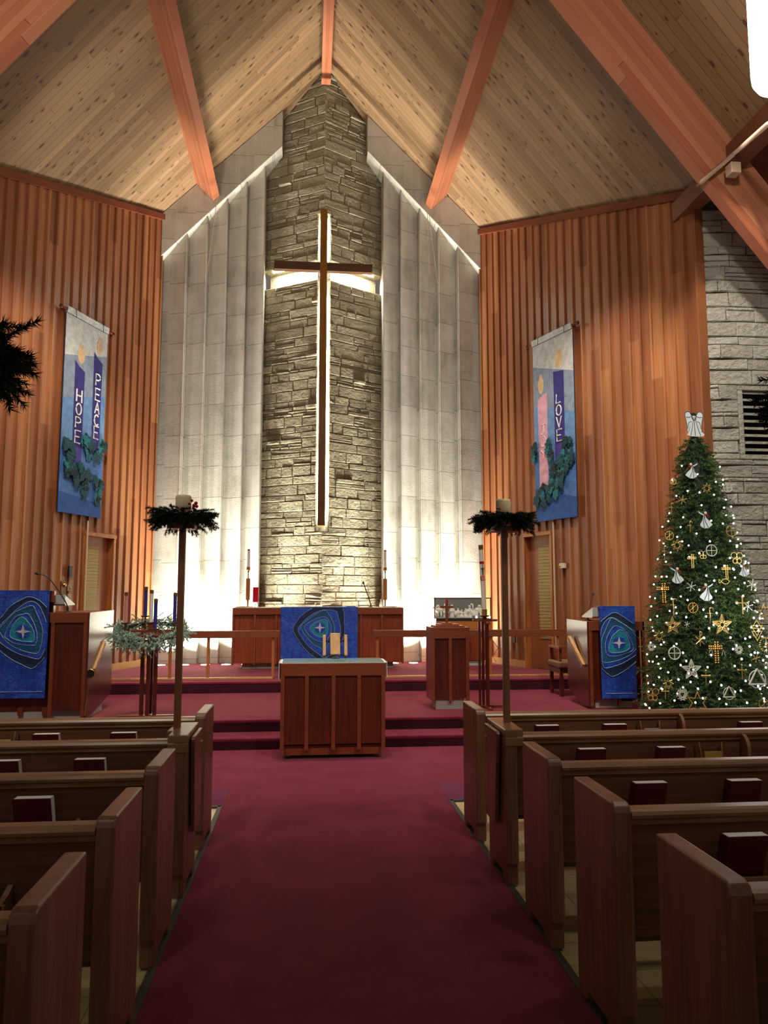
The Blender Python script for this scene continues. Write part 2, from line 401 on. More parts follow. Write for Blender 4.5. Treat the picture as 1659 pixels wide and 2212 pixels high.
def clothmat():
    m, t, b = newmat('blue_silk'); g = G(t)
    co = g.node('ShaderNodeTexCoord').outputs['Object']
    n1 = g.node('ShaderNodeTexNoise', {'Vector': co, 'Scale': 14.0, 'Detail': 4}).outputs[0]
    n2 = g.node('ShaderNodeTexNoise', {'Vector': co, 'Scale': 45.0, 'Detail': 2}).outputs[0]
    c = g.ramp(n1, [(.3, '#0a2f9c'), (.7, '#1e55c4')])
    sp = g.node('ShaderNodeSeparateXYZ', {0: co}).outputs
    fx = g.m('FRACT', g.m('DIVIDE', sp[0], .072)); fz = g.m('FRACT', g.m('MULTIPLY', sp[2], 40.0))
    st = g.m('MULTIPLY', g.m('LESS_THAN', fx, .03), g.m('LESS_THAN', fz, .6))
    c = g.mix(g.m('MULTIPLY', st, .5), c, '#7f9fc8')
    t.links.new(c, b.inputs['Base Color']); b.inputs['Roughness'].default_value = .42; b.inputs['Sheen Weight'].default_value = .3
    g.bump(g.m('ADD', n1, g.m('MULTIPLY', n2, .5)), .5, .02, b)
    return m
M['bluecloth'] = clothmat()
def feltmat(name, col, amt=.12):
    m, t, b = newmat(name); g = G(t)
    co = g.node('ShaderNodeTexCoord').outputs['Object']
    n1 = g.node('ShaderNodeTexNoise', {'Vector': co, 'Scale': 9.0, 'Detail': 4}).outputs[0]
    n2 = g.node('ShaderNodeTexNoise', {'Vector': co, 'Scale': 28.0, 'Detail': 5, 'Distortion': 1}).outputs[0]
    base = srgb(col); dk = tuple(x*(1-amt*2) for x in base[:3])+(1,); lt = tuple(min(1, x*(1+amt*2)) for x in base[:3])+(1,)
    c = g.ramp(n1, [(.3, dk), (.7, lt)])
    t.links.new(c, b.inputs['Base Color']); b.inputs['Roughness'].default_value = .75
    g.bump(n2, .6, .02, b)
    return m
for k, c in dict(f_white='#c8cbc8', f_slate='#8795a8', f_light='#6890c0', f_mid='#4874b4', f_deep='#27549c', f_purple='#2e2878', f_violet='#4c3c96',
                 f_pink='#d8a2b4', f_cream='#d8b88c', f_leafd='#0a262e', f_leaf='#104650', f_leafl='#1c7078', navy='#0a2850', tealc='#0a5280', brightteal='#1088a0',
                 silverc='#c8ccd4', thread='#a8c4dc').items(): M[k] = feltmat(k, c, .1 if k != 'thread' else 0)

# ================================================================ SETTING
HW, TS = 3.23, .365
cs = 1/math.sqrt(1+TS*TS); sn = TS*cs
def wall_frame(side):
    x = Vector((side*sn, -cs, 0)); z = Vector((0, 0, 1)); y = z.cross(x)
    o = Vector((RX+side*HW, 15, 0))
    return Matrix(((x.x, y.x, 0, o.x), (x.y, y.y, 0, o.y), (0, 0, 1, 0), (0, 0, 0, 1)))
WF = {-1: wall_frame(-1), 1: wall_frame(1)}
# interior direction in the wall's local y
def INS(side): return 1 if side == -1 else -1
def W(side, s, d, z): return WF[side] @ Vector((s, INS(side)*d, z))
def wtop(s, d=0): return RZ-(HW+sn*s)-.02

DOORS = {-1: (1.28, 2.10, 2.76), 1: (1.37, 2.17, 2.83)}
WLEN = {-1: 7.4, 1: 5.56}
for side, nm in ((-1, 'wall_left'), (1, 'wall_right')):
    L = WLEN[side]; d0, d1, dz = DOORS[side]; mb = MB()
    def slab(s0, s1, z0, z1a, z1b, dep0=-.12, dep1=0.0):
        vs = [W(side, s0, dep0, z0), W(side, s1, dep0, z0), W(side, s1, dep1, z0), W(side, s0, dep1, z0),
              W(side, s0, dep0, z1a), W(side, s1, dep0, z1b), W(side, s1, dep1, z1b), W(side, s0, dep1, z1a)]
        mb.add(vs, [(0,3,2,1),(4,5,6,7),(0,1,5,4),(1,2,6,5),(2,3,7,6),(3,0,4,7)])
    slab(0, d0, 0, wtop(0), wtop(d0)); slab(d1, L, 0, wtop(d1), wtop(L)); slab(d0, d1, dz, wtop(d0), wtop(d1)); slab(d0, d1, 0, .44, .44)
    s = .02; k = 0
    while s < L:
        if not (d0-.04 < s < d1+.01):
            slab(s, s+.038, .0, wtop(s), wtop(s+.038), 0, .032)
        else: slab(s, s+.038, dz+.05, wtop(s), wtop(s+.038), 0, .032)
        s += .22; k += 1
    struct(mb.build(nm, M['cedar'], frame=WF[side]))
    t = MB()
    t.add([W(side, 0, .0, wtop(0)-.12), W(side, L, .0, wtop(L)-.12), W(side, L, .07, wtop(L)-.12), W(side, 0, .07, wtop(0)-.12),
           W(side, 0, .0, wtop(0)), W(side, L, .0, wtop(L)), W(side, L, .07, wtop(L)), W(side, 0, .07, wtop(0))],
          [(0,3,2,1),(4,5,6,7),(0,1,5,4),(1,2,6,5),(2,3,7,6),(3,0,4,7)])
    struct(t.build('trim_%d' % (1 if side < 0 else 2), M['trim'], frame=WF[side]))
    bb = MB(); slabs = [(0, d0), (d1, 3.1)]
    for s0, s1 in slabs: bb.box(s0, s1, 0 if side < 0 else -.045, .045 if side < 0 else 0, .445, .56, WF[side])
    struct(bb.build('baseboard_'+nm.split('_')[1], M['oak'], frame=WF[side]))
    # door with casing, leaf and woven louver panel
    dn = 'door_%d' % (1 if side < 0 else 2); ins = INS(side)
    def wb(mb, s0, s1, a, b, z0, z1): mb.box(s0, s1, min(ins*a, ins*b), max(ins*a, ins*b), z0, z1, WF[side]); return mb
    dr = wb(MB(), d0+.03, d1-.03, -.12, -.08, .45, dz-.03).build(dn, M['cedar'], frame=WF[side]); struct(dr)
    fr = MB(); wb(fr, d0-.03, d0+.03, -.12, .035, .445, dz); wb(fr, d1-.03, d1+.02, -.12, .035, .445, dz); wb(fr, d0-.03, d1+.02, -.12, .05, dz-.03, dz+.03)
    struct(fr.build('trim_%d' % (3 if side < 0 else 4), M['batten'], frame=WF[side]))
    lv = MB(); z0, z1 = .98, dz-.2; n = 58
    ls0, ls1 = d0+.32, d1-.06
    for i in range(n):
        za = z0+(z1-z0)*i/n; wb(lv, ls0, ls1, -.08, -.066+.006*(i % 2), za+.003, za+(z1-z0)/n)
    lo = lv.build('louver_panel', M['louver'], dr, frame=WF[side]); lo['label'] = 'olive woven louver panel'
    kb = MB(); c = W(side, d1-.075, -.04, 1.55); kb.ball(c, .028, 8); kb.bar(W(side, d1-.075, -.08, 1.55), c, .015, .015)
    ko = kb.build('door_knob', M['bronze'], dr, frame=WF[side], smooth=True)

# roof deck, two slopes; boards run down the slope
def roof_slope(side, name):
    d = Vector((side, .2, -1)).normalized(); n = Vector((side, 0, 1)).normalized(); p = n.cross(d).normalized()
    o = Vector((RX, 15, RZ))
    fr = Matrix(((d.x, p.x, n.x, o.x), (d.y, p.y, n.y, o.y), (d.z, p.z, n.z, o.z), (0, 0, 0, 1)))
    xo = RX+side*5.16
    q = [Vector((RX, 15.9, RZ)), Vector((xo, 15.9, roof(xo))), Vector((xo, -2.5, roof(xo))), Vector((RX, -2.5, RZ))]
    struct(MB().sheet(q, .08, n).build(name, M['deck'], frame=fr))
roof_slope(-1, 'ceiling_left'); roof_slope(1, 'ceiling_right')
# eave boards beyond the eave purlins
for side in (-1, 1):
    x0 = RX+side*5.16; x1 = RX+side*7.2
    fr = Matrix.Translation((x0, 5, 7.44))
    struct(MB().sheet([(x0, 9.9, 7.44), (x1, 9.9, 7.30), (x1, -2.5, 7.30), (x0, -2.5, 7.44)], .05, (0, 0, 1)).build('ceiling_aisle', M['trim'], frame=fr))
# ridge beam
struct(MB().box(RX-.095, RX+.095, -2.5, 14.66, 12.14, 12.56).build('trim_5', M['glulamy'], frame=Matrix.Translation((RX-.095, 5, 12.2))))
# purlins lie on the deck, at right angles to it
def purlin(side, xa, name, y0=-2.5, y1=14.92, dep=.50, wd=.165):
    n = Vector((-side*.7071, 0, -.7071)); u = Vector((-side*.7071, 0, .7071))
    A = Vector((xa, 0, roof(xa))); vs = []
    for y in (y0, y1):
        for a, b in ((0, 0), (0, 1), (1, 1), (1, 0)):
            v = A+u*wd*a+n*dep*b; vs.append(Vector((v.x, y, v.z)))
    mb = MB().add(vs, [(0,1,2,3),(7,6,5,4),(0,4,5,1),(1,5,6,2),(2,6,7,3),(3,7,4,0)])
    fr = Matrix(((n.x, 0, u.x, A.x), (0, 1, 0, 0), (n.z, 0, u.z, A.z), (0, 0, 0, 1)))
    o = mb.build(name, M['glulamy'], frame=fr, bevel=.008)
    return struct(o)
purlin(-1, -2.34, 'trim_6'); purlin(1, 2.80, 'trim_7')
# eave purlins
for side, nm in ((-1, 'trim_8'), (1, 'trim_9')):
    xe = RX+side*5.08
    struct(MB().box(xe-.11, xe+.11, -2.5, 10.15, 7.14, 7.42).build(nm, M['frameside'], frame=Matrix.Translation((xe, 5, 7.14))))
# transverse glulam frames, in plan swept back 11 degrees
def glulam_frame(side, name):
    d = Vector((side, .2, -1)).normalized(); hz = Vector((side, .2, 0)).normalized()
    nrm = Vector((0, 0, 1)).cross(hz); nrm = nrm if nrm.y > 0 else -nrm
    o = Vector((RX, 7.69, RZ)); upv = d.cross(nrm); upv = upv if upv.z > 0 else -upv
    fr = Matrix(((d.x, nrm.x, upv.x, o.x), (d.y, nrm.y, upv.y, o.y), (d.z, nrm.z, upv.z, o.z), (0, 0, 0, 1)))
    a = o; b = o+Vector((side*7.6, 1.52, -7.6)); dz = Vector((0, 0, -1.0)); t = nrm*.15
    mb = MB().add([a, b, b+dz, a+dz, a+t, b+t, b+dz+t, a+dz+t], [(0,1,2,3),(7,6,5,4),(0,4,5,1),(1,5,6,2),(2,6,7,3),(3,7,4,0)])
    struct(mb.build(name, M['glulam'], frame=fr))
glulam_frame(-1, 'trim_10'); glulam_frame(1, 'trim_11')

# ---- floor
struct(MB().box(-7.5, 8.5, -2.5, 17, -.12, 0).build('floor', M['tile'], frame=Matrix.Identity(4)))
mb = MB(); mb.box(-.69, 1.21, -2.5, 6.65, 0, .012); mb.box(-7.4, 8.4, 6.65, 8.96, 0, .012)
struct(mb.build('floor_carpet', M['carpet'], frame=Matrix.Identity(4)))
mb = MB()
for x0, x1 in ((-4.5, -.69), (1.21, 5.0)): mb.box(x0, x1, 6.66, 7.25, .012, .0145)
struct(mb.build('floor_carpet', M['purplecarpet'], frame=Matrix.Identity(4)))
mb = MB()
for x in (-.69, 1.21):
    mb.box(x-.035 if x < 0 else x-.003, x+.003 if x < 0 else x+.035, -2.5, 6.65, .0, .016)
mb.box(-5.2, -.70, 6.62, 6.66, 0, .016); mb.box(1.22, 6, 6.62, 6.66, 0, .016)
struct(mb.build('trim_12', flat('worn_dark_edging', '#3c382e', .6), frame=Matrix.Identity(4)))
# chancel steps
def platform(name, x0, x1, y0, y1, z):
    mb = MB(); mb.box(x0, x1, y0, y1, z-.04, z); mb.box(x0, x1, y0+.02, y1, 0, z-.04)
    return struct(mb.build(name, M['carpet'], frame=Matrix.Identity(4), bevel=.012))
platform('floor_step', -6.5, 7, 8.95, 9.6, .14)
platform('floor_platform', -6.5, 7, 9.36, 12.1, .28)
platform('floor_chancel', -5, 5.6, 11.9, 16.2, .445)
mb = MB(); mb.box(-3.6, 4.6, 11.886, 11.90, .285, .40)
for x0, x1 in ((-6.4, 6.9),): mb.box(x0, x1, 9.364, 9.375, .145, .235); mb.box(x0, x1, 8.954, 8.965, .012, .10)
struct(mb.build('trim_13', M['riser_shaded'], frame=Matrix.Identity(4)))  # step fronts faced with the darkened carpet, their shade painted in

# ---- stone work
def ashlar(mb, L, zfun, cut, P, seed, hs=(.055, .09, .12, .16, .21), lmin=.22, lmax=.85, face=.02, foldfix=False):
    """coursed rock-face blocks; P(s, depth, z) -> world, zfun(s)->top limit"""
    rnd = random.Random(seed); z = .0
    while z < zfun(None):
        rows = rnd.choice([(.21,), (.16,), (.12,), (.055, .12), (.09, .09), (.055, .055, .09), (.21,), (.16, .055)])
        H = sum(rows); s = -rnd.random()*.3
        while s < L:
            ln = rnd.uniform(lmin, lmax); a = max(0, s); b = min(L, s+ln)
            if b-a > .03:
                sub = rows if rnd.random() < .55 else (H,)
                zz = z
                for h in sub:
                    parts = [(a if a > 0 or not foldfix else -.03, b)]
                    if len(sub) > 1 and b-a > .45 and rnd.random() < .4:
                        mdl = a+(b-a)*rnd.uniform(.3, .7); parts = [(a, mdl), (mdl, b)]
                    for p0, p1 in parts:
                        ex = face+rnd.random()*.016+(.05 if rnd.random() < .06 and h < .1 else 0)
                        block(mb, P, p0+.005, p1-.005, zz+.005, zz+h-.005, ex, zfun, cut, rnd)
                    zz += h
            s += ln
        z += H
def block(mb, P, a, b, z0, z1, ex, zfun, cut, rnd):
    for (c0, c1, e0, e1) in cut:           # cut-outs as s-range and z-range
        if b > c0 and a < c1 and z1 > e0 and z0 < e1:
            if z0 < e0-.02: block(mb, P, a, b, z0, e0, ex, zfun, cut, rnd)
            if z1 > e1+.02: block(mb, P, a, b, e1, z1, ex, zfun, cut, rnd)
            if a < c0-.02: block(mb, P, a, c0, max(z0, e0), min(z1, e1), ex, zfun, cut, rnd)
            if b > c1+.02: block(mb, P, c1, b, max(z0, e0), min(z1, e1), ex, zfun, cut, rnd)
            return
    za, zb = min(z1, zfun(a)), min(z1, zfun(b))
    if za <= z0+.01 and zb <= z0+.01: return
    za = max(za, z0+.004); zb = max(zb, z0+.004)
    e = .012; vs = [P(a, 0, z0), P(b, 0, z0), P(b, 0, zb), P(a, 0, za)]
    j = lambda: rnd.uniform(-.008, .008)
    e2 = min(e, (za-z0)/3+.001, (zb-z0)/3+.001, (b-a)/4)
    vs += [P(a, ex*.55+j(), z0), P(b, ex*.55+j(), z0), P(b, ex*.55+j(), zb), P(a, ex*.55+j(), za)]
    vs += [P(a+e2, ex+j(), z0+e2), P(b-e2, ex+j(), z0+e2), P(b-e2, ex+j(), zb-e2), P(a+e2, ex+j(), za-e2)]
    fs = [(8, 9, 10, 11), (0, 3, 2, 1)]
    for k in range(4):
        k2 = (k+1) % 4; fs += [(k, k2, 4+k2, 4+k), (4+k, 4+k2, 8+k2, 8+k)]
    mb.add(vs, fs)
PY, PSL = 14.76, .6                        # prow of the pier and its slope
PL = 1.24
SLZ0, SLZ1 = 8.07, 8.47
mb = MB(); back = MB()
fl = math.sqrt(1+PSL*PSL)
for side in (-1, 1):
    nrm = Vector((side*PSL, -1, 0)).normalized()
    def P(s, dep, z, side=side, nrm=nrm):
        u = s/fl; return Vector((RX+side*u, PY+PSL*u+.05, z))+nrm*dep
    zf = lambda s, side=side: 12.7 if s is None else RZ-s/fl-.01
    ashlar(mb, PL*fl, zf, [(0, .125*fl, 2.98, 9.45), (-.1, PL*fl+.1, SLZ0, SLZ1)], P, 11+side, foldfix=True)
    # core behind the blocks with the cross-shaped light slot left open
    def core(s0, s1, z0, z1, d0=0.0, d1=-.3):
        zt0 = min(z1, zf(s0)); zt1 = min(z1, zf(s1))
        vs = [P(s0, d1, z0), P(s1, d1, z0), P(s1, d0, z0), P(s0, d0, z0), P(s0, d1, zt0), P(s1, d1, zt1), P(s1, d0, zt1), P(s0, d0, zt0)]
        back.add(vs, [(0,3,2,1),(4,5,6,7),(0,1,5,4),(1,2,6,5),(2,3,7,6),(3,0,4,7)])
    core(0, PL*fl, 0, 2.98); core(.125*fl, PL*fl, 2.98, SLZ0); core(.125*fl, PL*fl, SLZ1, 9.45); core(0, PL*fl, 9.45, 12.7)
    core(0, PL*fl, 2.9, 9.6, -.24, -.32)
pier = mb.build('wall_pier', M['stone'], frame=Matrix.Translation((RX, 15, 0))); struct(pier)
struct(back.build('wall_pier_core', M['stone'], frame=Matrix.Translation((RX, 15, 0))))

# ---- pleated concrete panels stepping back to the pier
for side in (-1, 1):
    edges = [3.25, 2.74, 2.35, 1.96, 1.58, 1.22] if side < 0 else [3.25, 2.76, 2.36, 1.97, 1.58, 1.22]
    mb = MB()
    for k in range(5):
        xo, xi = edges[k], edges[k+1]; y0 = 15.15+.03*k; y1 = 14.97+.03*k; yb = 15.9
        X = lambda u: RX+side*u
        vs = [(X(xo), y0, 0), (X(xi), y1, 0), (X(xi), yb, 0), (X(xo), yb, 0)]
        top = [(v[0], v[1], roof(v[0])-.02) for v in vs]
        mb.add(vs+top, [(0,3,2,1),(4,5,6,7),(0,1,5,4),(1,2,6,5),(2,3,7,6),(3,0,4,7)])
        # lighter arris strip at the inner corner
        mb.box(min(X(xi), X(xi+.03)), max(X(xi), X(xi+.03)), y1-.02, y1+.05, 0, roof(X(xi))-.9)
    struct(mb.build('wall_back', M['concrete'], frame=Matrix.Translation((RX, 15, 0)), bevel=.008))
    # raking concrete coping, laid along the roof slope
    cp = MB(); X = lambda u: RX+side*u
    zt = lambda u: RZ-u-.01
    pts = [(X(.88), zt(.88)), (X(3.24), zt(3.24)), (X(3.24), zt(3.24)-.90), (X(.88), zt(.88)-.80)]
    vs = [(x, 14.93, z) for x, z in pts]+[(x, 15.6, z) for x, z in pts]
    cp.add(vs, [(0,1,2,3),(7,6,5,4),(0,4,5,1),(1,5,6,2),(2,6,7,3),(3,7,4,0)])
    struct(cp.build('trim_%d' % (14 if side < 0 else 15), M['concrete'], frame=Matrix.Translation((RX+.1, 15, .2)), bevel=.01))

# ---- grey stone wall on the right with its vent
mb = MB()
VX0, VX1, VZ0, VZ1 = 5.93, 6.75, 3.66, 4.56
def PR(s, dep, z): 
    b = max(0, .10-s); return Vector((5.385+s, 9.80-dep+b*.9, z))
ashlar(mb, 2.6, lambda s: 7.18, [(VX0-5.385-.07, VX1-5.385+.07, VZ0-.07, VZ1+.07)], PR, 5, lmin=.3, lmax=.95, face=.02)
struct(mb.build('wall_stone', M['stoneg'], frame=Matrix.Translation((5.33, 9.8, 0))))
mb = MB(); mb.box(5.41, 8, 9.84, 10.3, 0, VZ0); mb.box(5.41, VX0, 9.84, 10.3, VZ0, VZ1); mb.box(VX1, 8, 9.84, 10.3, VZ0, VZ1); mb.box(5.41, 8, 9.84, 10.3, VZ1, 7.17); mb.box(5.36, 8.6, 10.0, 10.3, 7.1, 8.2)
mb.box(VX0-.05, VX1+.05, 10.2, 10.3, VZ0-.05, VZ1+.05)
struct(mb.build('wall_stone_core', M['mortar'], frame=Matrix.Translation((5.33, 9.8, 0))))
vent = thing('wall_vent', 'stone-framed dark louvred air vent in the grey stone wall', 'vent', ((VX0+VX1)/2, 9.8, VZ0))
mb = MB(); e = .065
mb.box(VX0-e, VX1+e, 9.76, 9.88, VZ1, VZ1+e); mb.box(VX0-e, VX1+e, 9.76, 9.88, VZ0-e, VZ0); mb.box(VX0-e, VX0, 9.76, 9.88, VZ0, VZ1); mb.box(VX1, VX1+e, 9.76, 9.88, VZ0, VZ1)
mb.build('vent_frame', M['stoneg'], vent, bevel=.01)
mb = MB()
for i in range(9):
    z = VZ0+.055+i*.1; mb.add([(VX0, 9.80, z), (VX1, 9.80, z), (VX1, 9.90, z+.035), (VX0, 9.90, z+.035), (VX0, 9.80, z+.028), (VX1, 9.80, z+.028), (VX1, 9.90, z+.063), (VX0, 9.90, z+.063)],
        [(0,3,2,1),(4,5,6,7),(0,1,5,4),(1,2,6,5),(2,3,7,6),(3,0,4,7)])
mb.build('vent_slats', M['stoneg'], vent)
MB().box(VX0, VX1, 10.12, 10.14, VZ0, VZ1).build('vent_back', M['darkgap'], vent)
# conduit running over the transverse frame
c1 = at(1508, 400, 9.35); c2 = at(1517, 392, 8.50); c3 = at(1588, 330, 8.42); c4 = at(1659, 268, 6.9)
tag(MB().tube([c1, c2, c3, c4], .028, 8).build('conduit', M['strap'], smooth=True), 'thin tan pipe crossing the big right roof beam', 'pipe')
br = MB(); p = at(1588, 362, 8.35); br.box(p.x-.06, p.x+.07, p.y-.02, p.y+.12, p.z-.07, p.z+.07)
tag(br.build('beam_bracket', M['strap'], bevel=.01), 'tan steel bracket under the pipe on the right roof beam', 'bracket')

# ================================================================ lamps you can see
def uplight(x, label):
    yy = 14.66
    t = thing('floor_uplight', label, 'light', (x, yy, .445), 'floor uplights below the concrete panels')
    MB().lathe([(.10, 0), (.10, .012), (.085, .016)], (x, yy, .445), 20).build('housing', M['steel'], t)
    MB().lathe([(.084, .016), (.084, .020), (.03, .026)], (x, yy, .445), 20).build('lens', M['lens'], t)
names = ['outermost on the left', 'second from the left', 'third from the left', 'fourth from the left', 'just left of the altar',
         'just right of the altar', 'second right of the altar', 'third right of the altar', 'fourth right of the altar', 'outermost on the right']
for x, n in zip(UPX, names): uplight(x, 'round recessed floor uplight below the concrete panels, '+n)
# cross with its tubes
cr = thing('wooden_cross', 'tall dark wooden cross, glowing white from behind, on the stone pier', 'cross', (RX-.02, 14.45, 3.05))
XC = RX-.02
MB().box(XC-.07, XC+.07, 14.42, 14.54, 3.05, 9.35).build('shaft', wood('cross_wood', '#6a4018', '#9a6a28', 2, .25), cr, bevel=.004)
MB().box(XC-.96, XC+.96, 14.425, 14.535, 8.07, 8.24).build('crossbar', wood('crossbar_wood', '#3a2010', '#5e3a1c', 0, .45), cr, bevel=.004)
mb = MB()
for z in (3.4, 5.2, 7.2, 9.1): MB().box(XC-.02, XC+.02, 14.54, 15.06, z, z+.03).build('wall_bracket', M['dark'], cr)
tb = thing('fluorescent_backlight', 'white fluorescent tubes hidden in the slot behind the wooden cross', 'light', (XC, 14.75, 3.1))
for z0 in (3.15, 4.7, 6.25, 8.5):
    MB().tube([(XC, 14.94, z0), (XC, 14.94, z0+(1.4 if z0 < 8 else .8))], .022, 8).build('tube', M['tube'], tb)
for sx in (-1, 1):
    MB().tube([(RX+sx*.17, 14.99, 8.45), (RX+sx*1.05, 15.52, 8.45)], .012, 8).build('tube', M['tube'], tb)
# pendant, half inside the frame at the top right
def pendant(c, label):
    t = thing('pendant_lamp', label, 'lamp', c)
    x, y, z = c
    MB().lathe([(.08, 0), (.14, .015), (.165, .06), (.17, .12), (.17, .95), (.16, 1.0)], c, 28).build('shade', M['globe'], t, smooth=True)
    MB().lathe([(.165, 1.0), (.165, 1.06), (.03, 1.1)], c, 24).build('cap', M['bronze'], t)
    MB().tube([(x, y, z+1.1), (x, y, roof(x)-.02)], .01, 6).build('stem', M['bronze'], t)
pb = at(1627, 90, 4.3); pbz = at(1640, 182, 4.3).z
pendant((pb.x+.17, 4.3, pbz), 'white glowing cylinder pendant lamp hanging at the upper right corner')
lamp('POINT', 'pendant_light', (pb.x+.17, 4.3, pbz-.3), 40, WARM, None, .15)
for xx in (pb.x+.17, 2*RX-pb.x-.17): lamp('SPOT', 'pendant_uplight', (xx, 4.3, pbz+1.12), 680, (1, .90, .80), (xx+(.5 if xx > 0 else -.5), 8.4, pbz+2.6), .15, 92, .8)

# ================================================================ PEWS
GAPX = {-1: -.70, 1: 1.207}
ROWS = [5.52, 4.685, 3.85, 3.012, 2.177, 1.34]
ORD = ['front', 'second', 'third', 'fourth', 'fifth', 'sixth']
def pew(side, i):
    yb = ROWS[i]; xe = GAPX[side]; xo = xe+side*.072; far = xe+side*4.7
    nm = 'left' if side < 0 else 'right'
    extra = {0: 'nearest the steps', 1: 'with tall candle pole', 2: 'just behind the candle pole',
             3: 'two behind the candle pole', 4: 'with nearest end panel in view', 5: 'closest to the camera'}[i]
    t = thing('pew', 'dark oak pew %s of the aisle, %s row, %s' % (nm, ORD[i], extra), 'pew', (xe, yb, 0), 'pews %s of the aisle' % nm)
    # aisle end panel: profile in (y, z)
    r = .035; prof = [(yb+.47, .10), (yb+.47, .93), (yb+r, .93), (yb+r*.3, .93-r*.3), (yb, .93-r), (yb, .14), (yb+.02, .135), (yb+.02, .012), (yb+.12, .012), (yb+.14, .06), (yb+.36, .06), (yb+.38, .012), (yb+.46, .012)]
    for a, nme in ((xe, 'end_panel'), (far, 'end_panel')):
        if nme == 'end_panel' and a == far and i > 1: continue
        mb = MB().prism(prof, min(a, a+side*.072), max(a, a+side*.072), lambda p, q, tt: (tt, p, q))
        mb.build('end_panel', M['pewz'], t, frame=Matrix.Translation((a, yb, 0)), bevel=.009, segs=3)
    x0, x1 = sorted((xo, far))
    # top rail with rounded nose facing the camera
    pr = [(yb+.012, .845), (yb+.012, .862), (yb+.0, .872), (yb-.004, .885), (yb+.004, .898), (yb+.02, .904), (yb+.075, .904), (yb+.08, .845)]
    MB().prism(pr, x0, x1, lambda p, q, tt: (tt, p, q)).build('top_rail', M['pewcap'], t)
    pb = [(yb+.03, .45), (yb+.022, .85), (yb+.055, .85), (yb+.063, .45)]
    MB().prism(pb, x0, x1, lambda p, q, tt: (tt, p, q)).build('back_board', M['pew'], t)
    MB().box(x0, x1, yb+.015, yb+.075, .425, .455).build('bottom_rail', M['pew'], t)
    ps = [(yb+.06, .42), (yb+.50, .43), (yb+.545, .415), (yb+.555, .385), (yb+.54, .36), (yb+.50, .365), (yb+.46, .39), (yb+.06, .385)]
    MB().prism(ps, x0, x1, lambda p, q, tt: (tt, p, q)).build('seat', M['pewcap'], t, bevel=.004)
    # book rack on the back
    rk = MB(); rx0, rx1 = sorted((xe+side*.35, far-side*.3))
    rk.box(rx0, rx1, yb-.075, yb+.03, .585, .60); rk.box(rx0, rx1, yb-.085, yb-.07, .60, .665)
    rko = rk.build('book_rack', M['pewcap'], t)
    for bx in (xe+side*.38,):
        MB().prism([(yb+.03, .56), (yb+.03, .70), (yb-.02, .68), (yb-.085, .665), (yb-.085, .585)], bx, bx+.02, lambda p, q, tt: (tt, p, q)).build('rack_bracket', M['pewcap'], rko)
    return t
PEW = {}
for side in (-1, 1):
    for i in range(6): PEW[side, i] = pew(side, i)
# curved partition brackets with little holders on the first two right pews
def partition(t, x, yb):
    pts = [(yb+.02, .62), (yb+.02, .885)]
    arc = [(yb+.02-.08*math.sin(a), .80+.085*math.cos(a)) for a in [k*PI/2/7 for k in range(8)]]
    prof = [(yb+.02, .60)]+arc+[(yb-.06, .60)]
    MB().prism(prof, x-.012, x+.012, lambda p, q, tt: (tt, p, q)).build('partition_bracket', M['pewcap'], t, bevel=.004)
partition(PEW[1, 0], at(1472, 1560, 5.5).x, 5.52); partition(PEW[1, 1], at(1612, 1613, 4.66).x, 4.685)
# hinged boards on the aisle side of the second row
for side, sx in ((-1, 1), (1, -1)):
    xe = GAPX[side]; t = PEW[side, 1]; yb = ROWS[1]
    x0, x1 = sorted((xe+sx*.012, xe+sx*.035))
    pr = [(yb+.42, .905), (yb+.10, .905), (yb+.085, .89), (yb+.16, .34), (yb+.20, .33), (yb+.42, .33)]
    hb = MB().prism(pr, x0, x1, lambda p, q, tt: (tt, p, q)).build('hinged_board', M['pewz'], t, bevel=.004)
    x0, x1 = sorted((xe-sx*.11, xe+sx*.004))
    MB().box(x0, x1, yb-.004, yb+.47, .885, .932).box(x0, x0+.115, yb-.006, yb+.05, .83, .886).build('end_cap', M['pewcap'], t, bevel=.006)
    mb = MB(); mb.box(xe+sx*.034, xe+sx*.04, yb+.36, yb+.40, .80, .83); mb.build('hinge', M['brass'], hb)

# hymnals
def hymnal_parts(c, label, group):
    x, y, z = c; wd, hh, th = .165, .225, .055; lean = -.078
    t = thing('hymnal', label, 'book', (x, y, z), group)
    sh = lambda X, Y, Z: (x+X, y+Y+(Z/hh)*lean, z+Z)
    def bx(x0, x1, y0, y1, z0, z1):
        return MB().add([sh(*p) for p in ((x0,y0,z0),(x1,y0,z0),(x1,y1,z0),(x0,y1,z0),(x0,y0,z1),(x1,y0,z1),(x1,y1,z1),(x0,y1,z1))],
            [(0,3,2,1),(4,5,6,7),(0,1,5,4),(1,2,6,5),(2,3,7,6),(3,0,4,7)])
    bx(-wd/2+.003, wd/2-.0005, -th/2+.004, th/2-.004, .003, hh+.002).build('pages', M['paper'], t)
    bx(-wd/2, wd/2, -th/2, -th/2+.004, 0, hh).build('front_cover', M['maroon'], t)
    bx(-wd/2, wd/2, th/2-.004, th/2, 0, hh).build('back_cover', M['maroon'], t)
    bx(-wd/2-.003, -wd/2+.003, -th/2, th/2, 0, hh).build('spine', M['maroon'], t)
    return t
H0 = None
